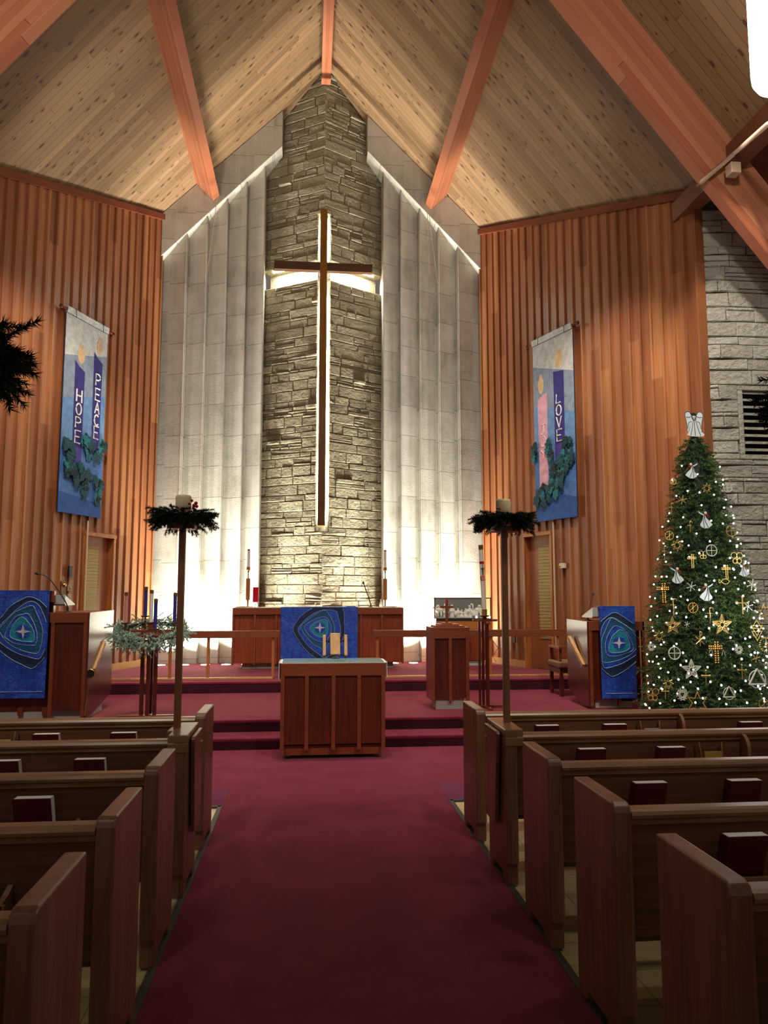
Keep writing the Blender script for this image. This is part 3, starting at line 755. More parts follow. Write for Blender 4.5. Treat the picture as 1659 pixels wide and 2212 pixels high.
HY = [(-1, 0, 101, 1595, 'maroon hymnal in the front left pew rack, the one farther from the aisle'),
      (-1, 0, 268, 1592, 'maroon hymnal in the front left pew rack, the one nearer the aisle'),
      (-1, 1, 10, 1660, 'maroon hymnal in the second left pew rack, cut by the left edge of the photo'),
      (-1, 1, 195, 1658, 'maroon hymnal in the second left pew rack, the one nearer the aisle'),
      (-1, 2, 73, 1750, 'maroon hymnal in the third left pew rack, the lone one there'),
      (1, 0, 1181, 1568, 'maroon hymnal in the front right pew rack, nearest the aisle'),
      (1, 0, 1327, 1566, 'maroon hymnal in the front right pew rack, next to the grey card'),
      (1, 0, 1620, 1562, 'maroon hymnal in the front right pew rack, farthest from the aisle past the bracket'),
      (1, 1, 1277, 1620, 'maroon hymnal in the second right pew rack, nearest the aisle'),
      (1, 1, 1448, 1617, 'maroon hymnal in the second right pew rack, next to the yellow card'),
      (1, 2, 1402, 1705, 'maroon hymnal in the third right pew rack, nearer the aisle'),
      (1, 2, 1606, 1702, 'maroon hymnal in the third right pew rack, farther from the aisle'),
      (1, 3, 1608, 1825, 'maroon hymnal in the fourth right pew rack, the nearest book on the right')]
for side, r, px, py, lab in HY:
    y = ROWS[r]-.005; p = at(px, py, y-.07)
    if H0 is None:
        H0 = hymnal_parts((p.x, y, .600), lab, 'hymnals in the pew racks')
    else:
        c = copy_tree(H0); c.location = (p.x, y, .600); c['label'] = lab
# cards in little wooden holders
def card(px, py, r, mt, label):
    y = ROWS[r]-.05; p = at(px, py, y)
    t = thing('card_holder', label, 'card holder', (p.x, y, .60), 'pew card holders')
    for s in (-1, 1): MB().bar((p.x+s*.062, y, .60), (p.x+s*.078, y+.045, .835), .008, .03).build('upright', M['pewcap'], t)
    MB().box(p.x-.055, p.x+.055, y, y+.012, .62, .785).build('card', mt, t)
card(1408, 1568, 0, M['grey'], 'wooden card holder with grey cards, front right pew')
card(1541, 1628, 1, flat('yellow_card', '#a8842c', .7), 'wooden card holder with yellow cards, second right pew')
card(4, 1606, 0, flat('yellow_envelope', '#a8903c', .7), 'wooden card holder with yellow cards at the far left, front left pew')

# ================================================================ candle stands on the pews, greenery
def sprig(mb, tw, p, d, L, n, nl, nw, rnd, droop=.15, ang=.75):
    """a twig from p along d with n needles"""
    d = Vector(d).normalized(); pts = [Vector(p)+d*L*k/4-Vector((0, 0, 1))*droop*L*(k/4)**2 for k in range(5)]
    if tw is not None: tw.tube(pts, max(.0010, L*.010), 4, False)
    for k in range(n):
        t = (k+rnd.random())/n; f = t*4; i = min(3, int(f)); q = pts[i].lerp(pts[i+1], f-i); dd = (pts[i+1]-pts[i]).normalized()
        v = Vector((rnd.uniform(-1, 1), rnd.uniform(-1, 1), rnd.uniform(-1, 1))); v -= dd*v.dot(dd); 
        if v.length < .1: continue
        v.normalize(); nd = (dd*rnd.uniform(.35, 1.0)+v*ang).normalized(); l = nl*rnd.uniform(.7, 1.15)
        sd = nd.cross(Vector((rnd.uniform(-1, 1), rnd.uniform(-1, 1), rnd.uniform(-1, 1)))).normalized()*nw
        mb.add([q-sd, q+sd, q+nd*l], [(0, 1, 2)])
def greens(c, R, n, nl, nw, rnd, count=26, flatz=.5, tube=.0):
    mb = MB(); tw = MB(); c = Vector(c)
    for k in range(n):
        a = 2*PI*(k+rnd.random())/n; rad = Vector((math.cos(a), math.sin(a), 0))
        p = c+rad*R*rnd.uniform(.38, .72)+Vector((0, 0, rnd.uniform(-.02, .025)))
        tan = Vector((-math.sin(a), math.cos(a), 0))*rnd.uniform(-1, 1)
        d = rad*rnd.uniform(.3, 1)+tan+Vector((0, 0, rnd.uniform(-1.0, .45)*flatz))
        sprig(mb, tw, p, d, R*rnd.uniform(.35, .6), count, nl, nw, rnd)
    return mb, tw
def candle_stand(px_top, Y, x, label, seed, berries=(), base=True):
    rnd = random.Random(seed)
    t = thing('candle_stand', label, 'candle stand', (x, Y, .60 if base else .93), 'tall candle stands on the pew ends')
    MB().box(x-.02, x+.02, Y-.02, Y+.02, .62, 2.165).build('pole', M['polew'], t, bevel=.004)
    MB().box(x-.05, x+.05, Y-.075, Y+.075, .80, .925).build('clamp_block', M['pewz'], t, bevel=.006)
    MB().box(x-.085, x+.085, Y-.085, Y+.085, 2.165, 2.19).box(x-.075, x+.095, Y-.06, Y+.10, 2.19, 2.205).build('platform', M['mahogx'], t, bevel=.004)
    wr = thing('evergreen_wreath', label.replace('candle stand', 'evergreen ring around the candle on the stand').replace('tall wooden ', 'dark '), 'wreath', (x, Y, 2.205), 'evergreen rings on the candle stands')
    mb, tw = greens((x, Y, 2.250), .208, 230, .022, .0018, rnd, 130, .75)
    mb.build('needles', M['firdark'], wr); tw.build('twigs', M['twig'], wr)
    for k, (dx, dz, r) in enumerate(berries):
        MB().ball((x+dx, Y-.12, 2.25+dz), r, 8).build('berry', M['berry'], wr, smooth=True)
    cd = tag(MB().lathe([(.05, 0), (.05, .16), (.046, .175), (.03, .178), (.006, .174)], (x, Y, 2.206), 24).build('pillar_candle', M['ivory'], smooth=True),
             'cream pillar candle on the '+label.split('candle stand ')[1].replace('on the', 'stand at the'), 'candle', 'pillar candles on the tall stands')
    return t
candle_stand(0, 4.95, -.80, 'tall wooden candle stand on the left second pew', 3, [(.07, .085, .009), (.055, .065, .009), (.085, .055, .012), (.095, .07, .011), (.08, .04, .01), (.1, .05, .011)])
candle_stand(0, 4.95, 1.285, 'tall wooden candle stand on the right second pew', 4, [(-.07, .06, .008), (-.055, .055, .008)])
candle_stand(0, 1.60, -.80, 'tall wooden candle stand on the left sixth pew', 5)
candle_stand(0, 1.66, 1.30, 'tall wooden candle stand on the right sixth pew', 6)

# ================================================================ CHANCEL FURNITURE
def panelled(t, x0, x1, y0, z0, z1, fr, pn, posts, rail, depth, postw=.05, inset=.025, skirt=None, backpanel=True):
    """front of a case: top rail, vertical posts, recessed panels"""
    MB().box(x0, x1, y0, y0+depth, z1-rail, z1).build('top_rail', fr, t, bevel=.004)
    MB().box(x0+.01, x1-.01, y0+inset, y0+depth-.01, z0+.03, z1-rail).build('case', pn, t)
    for p in posts:
        MB().box(p-postw/2, p+postw/2, y0+.002, y0+inset+.01, z0-.03, z1-rail).build('post', fr, t, bevel=.003)
# free standing front altar
t = thing('communion_table', 'reddish wooden communion table on wheels in front of the steps', 'table', (.28, 8.35, .012))
panelled(t, -.285, .84, 8.35, .14, 1.02, M['mahogx'], M['mahog'], [-.262, -.005, .28, .555, .815], .135, .5, .042)
skt = MB().box(-.245, .795, 8.42, 8.80, .05, .15).build('skirt', M['mahogx'], t)
for x in (-.19, .74):
    for y in (8.45, 8.76):
        mb = MB().lathe([(.026, -.012), (.026, .012)], (x, y, .040), 16, Matrix.Rotation(PI/2, 3, 'Y')); mb.build('wheel', M['dark'], skt)
g = MB().box(-.27, .825, 8.36, 8.84, 1.026, 1.034).build('glass_top', flat('tinted_glass', '#8fb0b0', .05, 0, .9), bevel=.002)
tag(g, 'greenish glass sheet lying on the communion table', 'glass')
mb = MB(); mb.box(-.295, .85, 8.355, 8.845, 1.020, 1.025)
for xs, s in ((-.295, -1), (.85, 1)):
    n = 10; z1, z0 = 1.025, .84 if s < 0 else .86
    for k in range(n):
        ya = 8.38+.44*k/n; off = .006*math.sin(k*2.1)+s*0.004
        mb.box(min(xs, xs+s*.006)+off, max(xs, xs+s*.006)+off, ya, ya+.044, z0+.012*math.sin(k*1.7), z1)
tag(mb.build('table_runner', M['cloth']), 'white cloth runner hanging over both ends of the communion table', 'cloth')
# stand of three slanted boards
t = thing('book_stand', 'light wooden stand of three slanted boards behind the communion table', 'stand', (.305, 8.82, 1.034))
lean = Matrix.Translation((.31, 8.79, 1.045)) @ Matrix.Rotation(math.radians(-22), 4, 'X')
MB().box(-.055, .058, -.02, .02, .03, .285, lean).build('centre_board', M['oak'], t, bevel=.006)
for s in (-1, 1):
    c = .122*s; MB().box(c-.018, c+.018, -.02, .02, .02, .265, lean).build('side_board', M['oak'], t, bevel=.006)
mb = MB()
for s in (-1, 1):
    mb.bar(lean @ Vector((s*.04, .015, .06)), lean @ Vector((s*.125, .015, .01)), .012, .012); mb.bar(lean @ Vector((s*.04, .015, .17)), lean @ Vector((s*.125, .015, .225)), .012, .012)
mb.bar((.27, 8.80, 1.040), (.35, 8.80, 1.040), .08, .012); mb.bar((.31, 8.80, 1.04), lean @ Vector((0, .02, .15)), .012, .012)
mb.bar(lean @ Vector((-.125, .022, .2)), lean @ Vector((.125, .022, .2)), .01, .01); mb.bar(lean @ Vector((-.125, .022, .04)), lean @ Vector((.125, .022, .04)), .01, .01)
mb.build('metal_frame', M['dark'], t)

# high altar
AY = 13.72
ax0, ax1 = at(502, 1315, AY).x, at(872, 1315, AY).x; az = at(600, 1313, AY).z
t = thing('high_altar', 'wide reddish wooden altar with recessed panels under the tall cross', 'altar', ((ax0+ax1)/2, AY, .445))
MB().box(ax0, ax1, AY, AY+.74, az-.12, az).build('top_rail', M['mahogx'], t, bevel=.004)
MB().box(ax0+.03, ax1-.03, AY+.05, AY+.72, .56, az-.12).build('case', M['panel'], t)
n = 8
for k in range(n+1):
    x = ax0+.018+(ax1-ax0-.036)*k/n; MB().box(x-.018, x+.018, AY+.01, AY+.06, .535, az-.12).build('post', M['mahogx'], t, bevel=.003)
MB().box(ax0+.17, ax1-.17, AY+.20, AY+.66, .445, .56).build('plinth', M['concrete'], t)
MB().box(ax0+.02, ax1-.02, AY+.02, AY+.72, az, az+.006).build('fair_linen', M['cloth'], t)

# ---- paraments: blue silk with shield emblem
def clip(poly, x0, x1, z0, z1):
    for ax, lim, keep in ((0, x0, 1), (0, x1, -1), (1, z0, 1), (1, z1, -1)):
        out = []
        for i in range(len(poly)):
            a, b = poly[i-1], poly[i]; ia = (a[ax]-lim)*keep >= 0; ib = (b[ax]-lim)*keep >= 0
            if ia != ib:
                tt = (lim-a[ax])/(b[ax]-a[ax]); out.append((a[0]+(b[0]-a[0])*tt, a[1]+(b[1]-a[1])*tt))
            if ib: out.append(b)
        poly = out
        if len(poly) < 3: return []
    return poly
def curvy(pts, bulge, n=10):
    """closed shape through corner pts with outward bulging sides"""
    out = []; m = len(pts); cx = sum(p[0] for p in pts)/m; cz = sum(p[1] for p in pts)/m
    for i in range(m):
        a, b = pts[i], pts[(i+1) % m]; mx, mz = (a[0]+b[0])/2, (a[1]+b[1])/2
        dx, dz = b[0]-a[0], b[1]-a[1]; nx, nz = dz, -dx
        if nx*(mx-cx)+nz*(mz-cz) < 0: nx, nz = -nx, -nz
        q = (mx+nx*bulge, mz+nz*bulge)
        for k in range(n):
            t = k/n; out.append(((1-t)**2*a[0]+2*t*(1-t)*q[0]+t*t*b[0], (1-t)**2*a[1]+2*t*(1-t)*q[1]+t*t*b[1]))
    return out
def shape(par, name, poly, y, mt, box, th=.0012, line=True):
    poly = clip(poly, *box)
    if not poly: return
    MB().sheet([(p[0], y, p[1]) for p in poly], -th, (0, 1, 0)).build(name, mt, par)
    if line:
        ln = [(p[0], y-th-.0008, p[1]) for p in poly]; segs = []; e = .003; cur = []
        for p in ln+[ln[0]]:
            on = abs(p[0]-box[0]) < e or abs(p[0]-box[1]) < e or abs(p[2]-box[2]) < e or abs(p[2]-box[3]) < e
            if on: 
                if len(cur) > 1: segs.append(cur)
                cur = []
            else: cur.append(p)
        if len(cur) > 1: segs.append(cur)
        mb = MB()
        for s in segs: mb.tube(s, .0026, 4)
        if mb.v: mb.build('stitching', M['thread'], par)
def cloth_panel(par, x0, x1, z0, z1, y, drop_back, wav=.004):
    nx, nz = 28, 30; vs = []; fs = []; rnd = random.Random(int(x0*100))
    for j in range(nz+1):
        for i in range(nx+1):
            u, v = i/nx, j/nz; taper = .012*(1-v)*(0.5-u)
            yy = y+wav*math.sin(u*26+v*3)*(1-v*.8)+wav*.6*math.sin(v*17+u*9)
            vs.append((x0+(x1-x0)*u+taper, yy+.004, z0+(z1-z0)*v))
    for j in range(nz):
        for i in range(nx): fs.append((j*(nx+1)+i, j*(nx+1)+i+1, (j+1)*(nx+1)+i+1, (j+1)*(nx+1)+i))
    m0 = len(vs); vs += [(v[0], v[1]+.004, v[2]) for v in vs]; fs += [tuple(m0+i for i in reversed(f)) for f in list(fs)]
    o = MB().add(vs, fs).build('front_drape', M['bluecloth'], par, smooth=True)
    MB().box(x0, x1, y+.002, y+drop_back, z1-.002, z1+.005).build('top_fold', M['bluecloth'], par, bevel=.002)
def smooth_loop(P, k=4):
    out = []; n = len(P)
    for i in range(n):
        p0, p1, p2, p3 = P[i-1], P[i], P[(i+1) % n], P[(i+2) % n]
        for j in range(k):
            t = j/k; out.append(tuple(.5*((2*p1[a])+(p2[a]-p0[a])*t+(2*p0[a]-5*p1[a]+4*p2[a]-p3[a])*t*t+(3*p1[a]-3*p2[a]+p3[a]-p0[a])*t**3) for a in (0, 1)))
    return out
EMB = {
 'altar': (6.146, 590, 1300, (620, 342), 72, [
  ('outer_shield', 'navy', [(700,20),(520,85),(400,165),(330,235),(265,350),(290,430),(370,560),(460,665),(575,750),(700,800),(800,750),(880,610),(930,480),(950,400),(945,250),(940,135),(880,60)]),
  ('shield', 'bluecloth', [(330,375),(370,300),(470,200),(600,125),(720,105),(835,125),(862,200),(890,310),(895,430),(860,560),(760,700),(680,745),(600,690),(480,600),(390,490)]),
  ('teal_shield', 'tealc', [(370,330),(430,265),(540,180),(670,112),(740,165),(800,280),(815,380),(780,480),(690,620),(600,600),(500,530),(420,430)]),
  ('inner_blue', 'bluecloth', [(412,322),(480,270),(590,215),(690,200),(740,250),(770,330),(760,420),(700,520),(600,520),(520,480),(440,400)]),
  ('bright_teal', 'brightteal', [(485,345),(530,290),(600,250),(700,235),(725,290),(728,370),(700,450),(640,470),(570,450),(520,400)])]),
 'left': (6.636, 0, 1260, (340, 690), 104, [
  ('outer_shield', 'navy', [(-80,570),(20,490),(90,400),(180,310),(300,240),(425,192),(560,240),(640,310),(710,400),(790,600),(740,870),(640,1060),(560,1150),(455,1220),(300,1155),(180,1095),(0,960),(-120,800)]),
  ('shield', 'bluecloth', [(-30,640),(100,510),(250,370),(380,280),(470,258),(560,310),(620,420),(670,560),(690,700),(680,850),(640,960),(565,1080),(400,1050),(250,1000),(120,930),(0,840),(-80,740)]),
  ('teal_shield', 'tealc', [(0,650),(100,540),(200,430),(320,365),(470,320),(520,400),(580,540),(615,660),(610,800),(590,900),(545,1000),(400,985),(250,930),(120,850),(30,740)]),
  ('inner_blue', 'bluecloth', [(75,765),(100,680),(150,580),(230,480),(330,445),(410,435),(470,520),(520,640),(540,760),(520,870),(480,888),(350,880),(200,850),(120,800)]),
  ('bright_teal', 'brightteal', [(155,760),(170,660),(230,550),(325,480),(400,540),(460,620),(495,700),(500,780),(480,835),(350,830),(250,810)])]),
 'right': (7.541, 1180, 1270, (1175, 893), 102, [
  ('outer_shield', 'navy', [(870,590),(950,490),(1105,400),(1250,470),(1380,560),(1520,660),(1620,900),(1520,1130),(1400,1250),(1250,1360),(1080,1440),(1000,1400),(915,1325),(850,1200),(840,900)]),
  ('shield', 'bluecloth', [(885,720),(920,600),(980,520),(1070,480),(1200,550),(1350,650),(1470,740),(1540,900),(1480,1060),(1350,1160),(1200,1240),(970,1305),(910,1230),(875,1000)]),
  ('teal_shield', 'tealc', [(895,850),(950,700),(1030,520),(1070,492),(1200,560),(1350,660),(1420,740),(1470,850),(1480,950),(1440,1010),(1340,1100),(1150,1180),(930,1210),(900,1050)]),
  ('inner_blue', 'bluecloth', [(1105,620),(1200,640),(1280,700),(1360,830),(1410,990),(1300,1060),(1130,1105),(990,1090),(955,960),(975,820),(1030,700)]),
  ('bright_teal', 'brightteal', [(1200,675),(1270,730),(1330,850),(1350,970),(1270,1030),(1150,1055),(1020,1040),(1015,930),(1060,790),(1120,730)])])}
def emblem(par, box, kind, y):
    sc, ox, oy, cc, r, L = EMB[kind]
    def T(pts, yy): return [(q.x, q.z) for q in (at(p[0]/sc+ox, p[1]/sc+oy, yy) for p in pts)]
    for k, (nm, mt, pts) in enumerate(L): shape(par, nm, T(smooth_loop(pts), y), y-.008-.0028*k, M[mt], box)
    circ = [(cc[0]+r*math.cos(2*PI*k/24), cc[1]+r*math.sin(2*PI*k/24)) for k in range(24)]
    shape(par, 'blue_disc', T(circ, y), y-.0225, M['bluecloth'], box, line=False)
    st = []
    for k in range(16):
        a = 2*PI*k/16; q = r*(1.04 if k % 4 == 0 else (.28 if k % 4 == 2 else .42)); st.append((cc[0]+q*math.sin(a), cc[1]-q*math.cos(a)))
    shape(par, 'silver_star', T(st, y), y-.0245, M['silverc'], box, line=False)
# altar frontal
fx0, fx1 = at(607, 1312, AY-.02).x, at(773, 1312, AY-.02).x; fz0 = at(690, 1425, AY-.02).z
t = thing('altar_frontal', 'blue silk frontal with teal shield and star emblem on the high altar', 'altar cloth', ((fx0+fx1)/2, AY-.02, fz0), 'blue shield paraments')
cloth_panel(t, fx0, fx1, fz0, az+.008, AY-.022, .5)
emblem(t, (fx0, fx1, fz0, az), 'altar', AY-.022)

# things on the altar
def candlestick(px, label):
    p = at(px, 1310, AY+.35); x, y, z = p.x, AY+.35, az+.006
    t = thing('altar_candlestick', label, 'candlestick', (x, y, z), 'altar candlesticks')
    MB().lathe([(.10, 0), (.10, .012), (.02, .02), (.016, .03), (.016, .09), (.02, .13)], (x, y, z), 20).build('foot', M['brass'], t, smooth=False)
    MB().lathe([(.035, .13), (.038, .14), (.038, .50), (.032, .52)], (x, y, z), 16).build('wooden_shaft', flat('honey_wood', '#a0662c', .35), t)
    MB().lathe([(.012, .52), (.01, .62), (.02, .66), (.036, .67), (.036, .72), (.02, .725)], (x, y, z), 16).build('socket', M['brass'], t)
    cdl = MB().lathe([(.027, .725), (.027, 1.02)], (x, y, z), 14).build('candle', M['white'], t)
    MB().lathe([(.024, 1.02), (.024, 1.045), (.008, 1.05)], (x, y, z), 12).build('candle_cap', M['bronze'], cdl)
candlestick(535, 'brass and wood altar candlestick at the left end of the high altar')
candlestick(832, 'brass and wood altar candlestick at the right end of the high altar')
p = at(552, 1308, AY+.3); x, y, z = p.x, AY+.3, az+.006
t = thing('sanctuary_lamp', 'red glass votive lamp in a dark wire stand on the high altar', 'lamp', (x, y, z))
MB().lathe([(.045, .09), (.052, .10), (.052, .36), (.048, .36)], (x, y, z), 20).build('red_glass', M['redglass'], t, smooth=False)
for k in range(3):
    a = 2*PI*k/3+.5; cx_, sy_ = math.cos(a), math.sin(a)
    MB().tube([(x+.09*cx_, y+.09*sy_, z), (x+.03*cx_, y+.03*sy_, z+.08), (x+.06*cx_, y+.06*sy_, z+.12), (x+.058*cx_, y+.058*sy_, z+.24)], .005, 6).build('wire_leg', M['dark'], t)
def gooseneck(pts, label, r=.005, hr=.014, hl=.05, basep=None):
    t = thing('gooseneck_microphone', label, 'microphone', pts[0], 'gooseneck microphones')
    b = Vector(pts[0])
    MB().lathe([(.05, 0), (.045, .008), (.014, .02), (.012, .07)], b, 16).build('base', M['dark'], t)
    q = [Vector(p) for p in pts]; q[0] = q[0]+Vector((0, 0, .05)); sm = []
    for i in range(len(q)-1):
        for k in range(6):
            tt = k/6; p0 = q[max(i-1, 0)]; p1 = q[i]; p2 = q[i+1]; p3 = q[min(i+2, len(q)-1)]
            sm.append(.5*((2*p1)+(p2-p0)*tt+(2*p0-5*p1+4*p2-p3)*tt*tt+(3*p1-3*p2+p3-p0)*tt**3))
    sm.append(q[-1]); MB().tube(sm, r, 6).build('neck', M['dark'], t, smooth=True)
    d = (q[-1]-q[-2]).normalized(); MB().tube([q[-1], q[-1]+d*hl*.3, q[-1]+d*hl], hr, 8).build('mic_head', M['dark'], t, smooth=True)
ya = AY+.12; mp_ = at(801, 1309, ya); mp_.z = az+.006
gooseneck([mp_, at(796, 1290, ya), at(786, 1262, ya)], 'black gooseneck microphone on the high altar', .009, .017, .05)
p = at(757, 1307, AY+.3); x, y = p.x, AY+.3
tag(MB().box(x-.085, x+.085, y-.09, y+.09, az+.006, az+.03).build('service_book', M['blueglass'], bevel=.004), 'blue book lying on the right part of the high altar', 'book')
tag(MB().add([(x-.2, y+.16, az+.007), (x+.16, y+.16, az+.007), (x+.16, y+.34, az+.26), (x-.0, y+.34, az+.26), (x-.2, y+.165, az+.007), (x+.16, y+.165, az+.007), (x+.16, y+.345, az+.26), (x, y+.345, az+.26)],
    [(0,1,2,3),(7,6,5,4),(0,4,5,1),(1,5,6,2),(2,6,7,3),(3,7,4,0)]).build('book_rest', M['glass']), 'clear acrylic book rest behind the blue book', 'book rest')
for px, lab in ((519, 'flat dish at the foot of the left altar candlestick'), (848, 'flat dish at the foot of the right altar candlestick')):
    p = at(px, 1311, AY+.22); tag(MB().lathe([(.05, 0), (.09, .008), (.095, .014), (.05, .008)], (p.x, AY+.22, az+.007), 20).build('dish', M['brass'], smooth=True), 'brass '+lab, 'dish', 'dishes on the altar')
p = at(823, 1302, AY+.2); x, y = p.x, AY+.2
t = thing('cruet', 'small clear glass cruet beside the right altar candlestick', 'cruet', (x, y, az+.006))
MB().lathe([(.025, 0), (.03, .01), (.03, .07), (.012, .10), (.012, .12)], (x, y, az+.006), 14).build('bottle', M['glass'], t, smooth=True)
MB().ball((x, y, az+.135), .012, 8).build('stopper', M['glass'], t, smooth=True)

# altar rail, two runs
def altar_rail(x0, x1, posts, label):
    y = 12.22; t = thing('altar_rail', label, 'railing', ((x0+x1)/2, y, .445), 'altar rails')
    prof = [(x0, 1.19), (x1, 1.19), (x1, 1.10), (x1-.03, 1.08), (x0+.03, 1.08), (x0, 1.10)]
    MB().prism(prof, y, y+.10, lambda p, q, tt: (p, tt, q)).build('handrail', wood('rail_wood', '#62301a', '#84482a', 0, .35), t, bevel=.004)
    lo, hi = posts[0], posts[-1]
    MB().box(min(x0+.1, lo), max(x1-.1, hi), y+.02, y+.08, .445, .475).build('sill_rail', M['oak'], t, bevel=.003)
    for p in posts: MB().box(p-.022, p+.022, y+.025, y+.075, .475, 1.08).build('post', M['batten'], t, bevel=.003)
altar_rail(-3.55, -.44, [-3.3, -2.12, -1.54, -.54], 'low wooden altar rail to the left of the high altar')
altar_rail(1.03, 4.35, [1.10, 2.5, 2.93, 4.05], 'low wooden altar rail to the right of the high altar')

# stand with wooden cross
t = thing('pedestal', 'reddish wooden panelled pedestal carrying a small standing cross', 'pedestal', (1.83, 10.0, .28))
px0, px1 = 1.585, 2.095; fy = 9.9
MB().box(px0, px1, fy, fy+.42, 1.185, 1.33).build('top_rail', M['mahogx'], t, bevel=.004)
MB().box(px0+.015, px1-.015, fy+.03, fy+.40, .42, 1.185).build('case', M['mahog'], t)
for p in (px0+.03, (px0+px1)/2, px1-.03): MB().box(p-.022, p+.022, fy+.003, fy+.04, .385, 1.185).build('post', M['mahogx'], t, bevel=.003)
MB().box(px0+.001, px0+.02, fy, fy+.42, .40, 1.185).build('side_panel', M['mahogx'], t)
MB().box(px0+.07, px1-.07, fy+.07, fy+.36, .28, .42).build('plinth', M['concrete'], t)
t = thing('standing_cross', 'small brown wooden cross on a stepped base on the pedestal', 'cross', (1.83, 10.1, 1.33))
MB().box(1.64, 2.04, 9.94, 10.26, 1.33, 1.35).box(1.70, 1.98, 9.99, 10.21, 1.35, 1.37).box(1.765, 1.895, 10.03, 10.17, 1.37, 1.385).build('stepped_base', M['mahogx'], t, bevel=.003)
MB().box(1.814, 1.85, 10.085, 10.115, 1.385, 1.69).build('upright', M['mahogx'], t, bevel=.002)
MB().box(1.745, 1.92, 10.087, 10.113, 1.575, 1.605).build('crosspiece', M['mahogx'], t, bevel=.002)

# paschal candle and its stand
x, y = 2.33, 10.05
t = thing('paschal_stand', 'dark wooden candle stand of upright boards, right of the pedestal', 'candle stand', (x, y, .28))
def slat(x0, x1, y0, y1, z0, z1, nm, mt=M['mahog']): MB().box(x0, x1, y0, y1, z0, z1).build(nm, mt, t, bevel=.003)
slat(x-.20, x+.22, y-.02, y+.02, .28, .315, 'foot', M['mahogx']); slat(x-.02, x+.03, y-.28, y+.2, .28, .31, 'foot', M['mahogx'])
for dx, dy in ((-.075, 0), (-.03, 0), (.03, 0), (0, -.10), (0, -.16), (.0, .12)): slat(x+dx-.014, x+dx+.014, y+dy-.018, y+dy+.018, .31, 1.40, 'upright')
slat(x-.16, x+.17, y-.02, y+.02, 1.40, 1.43, 'arm', M['mahogx']); slat(x-.02, x+.025, y-.22, y+.18, 1.37, 1.40, 'arm', M['mahogx'])
MB().lathe([(.03, 1.43), (.035, 1.44), (.025, 1.455), (.08, 1.475), (.08, 1.48)], (x, y, 0), 20).build('drip_bowl', M['bronze'], t)
MB().lathe([(.034, 1.48), (.036, 1.56)], (x, y, 0), 18).build('socket', M['brass'], t)
t = thing('paschal_candle', 'tall white paschal candle with red bands and a cross, right of the pedestal', 'candle', (x, y, 1.50))
tilt = Matrix.Translation((x, y, 1.50)) @ Matrix.Rotation(math.radians(-2.4), 4, 'Y')
def cyl(r, z0, z1, nm, mt, n=20):
    pr = [(r, z0), (r, z1)]; vs = []; mb = MB()
    mb.lathe(pr, (0, 0, 0), n); mb.v = [tilt @ v for v in mb.v]; return mb.build(nm, mt, t)
cyl(.030, 0, .86, 'wax', M['white']); cyl(.032, .855, .915, 'cap', M['bronze'])
cyl(.0308, .66, .695, 'red_band', M['berry']); cyl(.0308, .44, .50, 'red_label', flat('red_label', '#b83a30', .6))
mb = MB(); 
def fr(x0, x1, z0, z1): mb.box(x0, x1, -.035, -.0285, z0, z1, tilt)
fr(-.006, .006, .52, .62); fr(-.028, .028, .592, .602); mb.build('cross_symbol', flat('dark_pewter', '#2c2620', .4), t)
mb = MB()
for a, b in (((-.008, .632), (0, .652)), ((.008, .632), (0, .652)), ((-.005, .639), (.005, .639)), ((-.006, .505), (-.006, .512)), ((-.007, .512), (0, .52)), ((.007, .512), (0, .52)), ((.006, .505), (.006, .512))):
    mb.bar(tilt @ Vector((a[0], -.0305, a[1])), tilt @ Vector((b[0], -.0305, b[1])), .003, .003, (0, 1, 0))
mb.build('alpha_and_omega', M['dark'], t)
mb = MB()
for dx in (-.012, .012): mb.box(dx-.004, dx+.004, -.0325, -.030, .447, .49, tilt)
mb.build('label_mark', M['white'], t)

# advent wreath stand
x, y = -1.90, 9.62
t = thing('advent_stand', 'dark wooden three-slat stand holding the frosted advent wreath', 'stand', (x, y, .28))
MB().box(x-.36, x+.36, y-.025, y+.025, .28, .315).build('foot', M['mahogx'], t, bevel=.003)
MB().box(x-.03, x+.03, y-.3, y+.3, .28, .31).build('foot', M['mahogx'], t, bevel=.003)
for dx, dy in ((-.085, 0), (0, -.06), (.07, 0), (0, .09)): MB().box(x+dx-.022, x+dx+.022, y+dy-.02, y+dy+.02, .315, 1.26).build('upright', M['mahog'], t, bevel=.003)
MB().box(x-.26, x+.27, y-.02, y+.02, 1.30, 1.33).build('arm', M['mahogx'], t, bevel=.003)
MB().box(x-.02, x+.02, y-.30, y+.30, 1.27, 1.30).build('arm', M['mahogx'], t, bevel=.003)
MB().box(x-.03, x+.03, y-.03, y+.03, 1.33, 1.41).build('centre_block', M['mahogx'], t)
rnd = random.Random(21); mb = MB(); tw = MB()
for k in range(420):
    a = 2*PI*k/420; rad = Vector((math.cos(a), math.sin(a), 0)); c = Vector((x, y, 1.305+.10*math.sin(a)))+rad*.375
    d = Vector((-math.sin(a), math.cos(a), 0))*rnd.choice((-1, 1))*rnd.uniform(.2, 1)+rad*rnd.uniform(-.7, .8)+Vector((0, 0, rnd.uniform(-1, .8)))
    sprig(mb, tw, c+Vector((rnd.uniform(-.05, .05), rnd.uniform(-.05, .05), rnd.uniform(-.07, .045))), d, rnd.uniform(.08, .19), 64, .026, .0045, rnd, .12)
wr = thing('advent_wreath', 'frosted green wreath ring around the five tall advent candles', 'wreath', (x, y, 1.2))
mb.build('needles', M['frost'], wr); tw.build('twigs', M['twig'], wr)
MB().ring((x, y, 1.305), .37, .02, 40, 8, (1, 0, 0), (0, .97, .25)).build('hoop', M['twig'], wr)
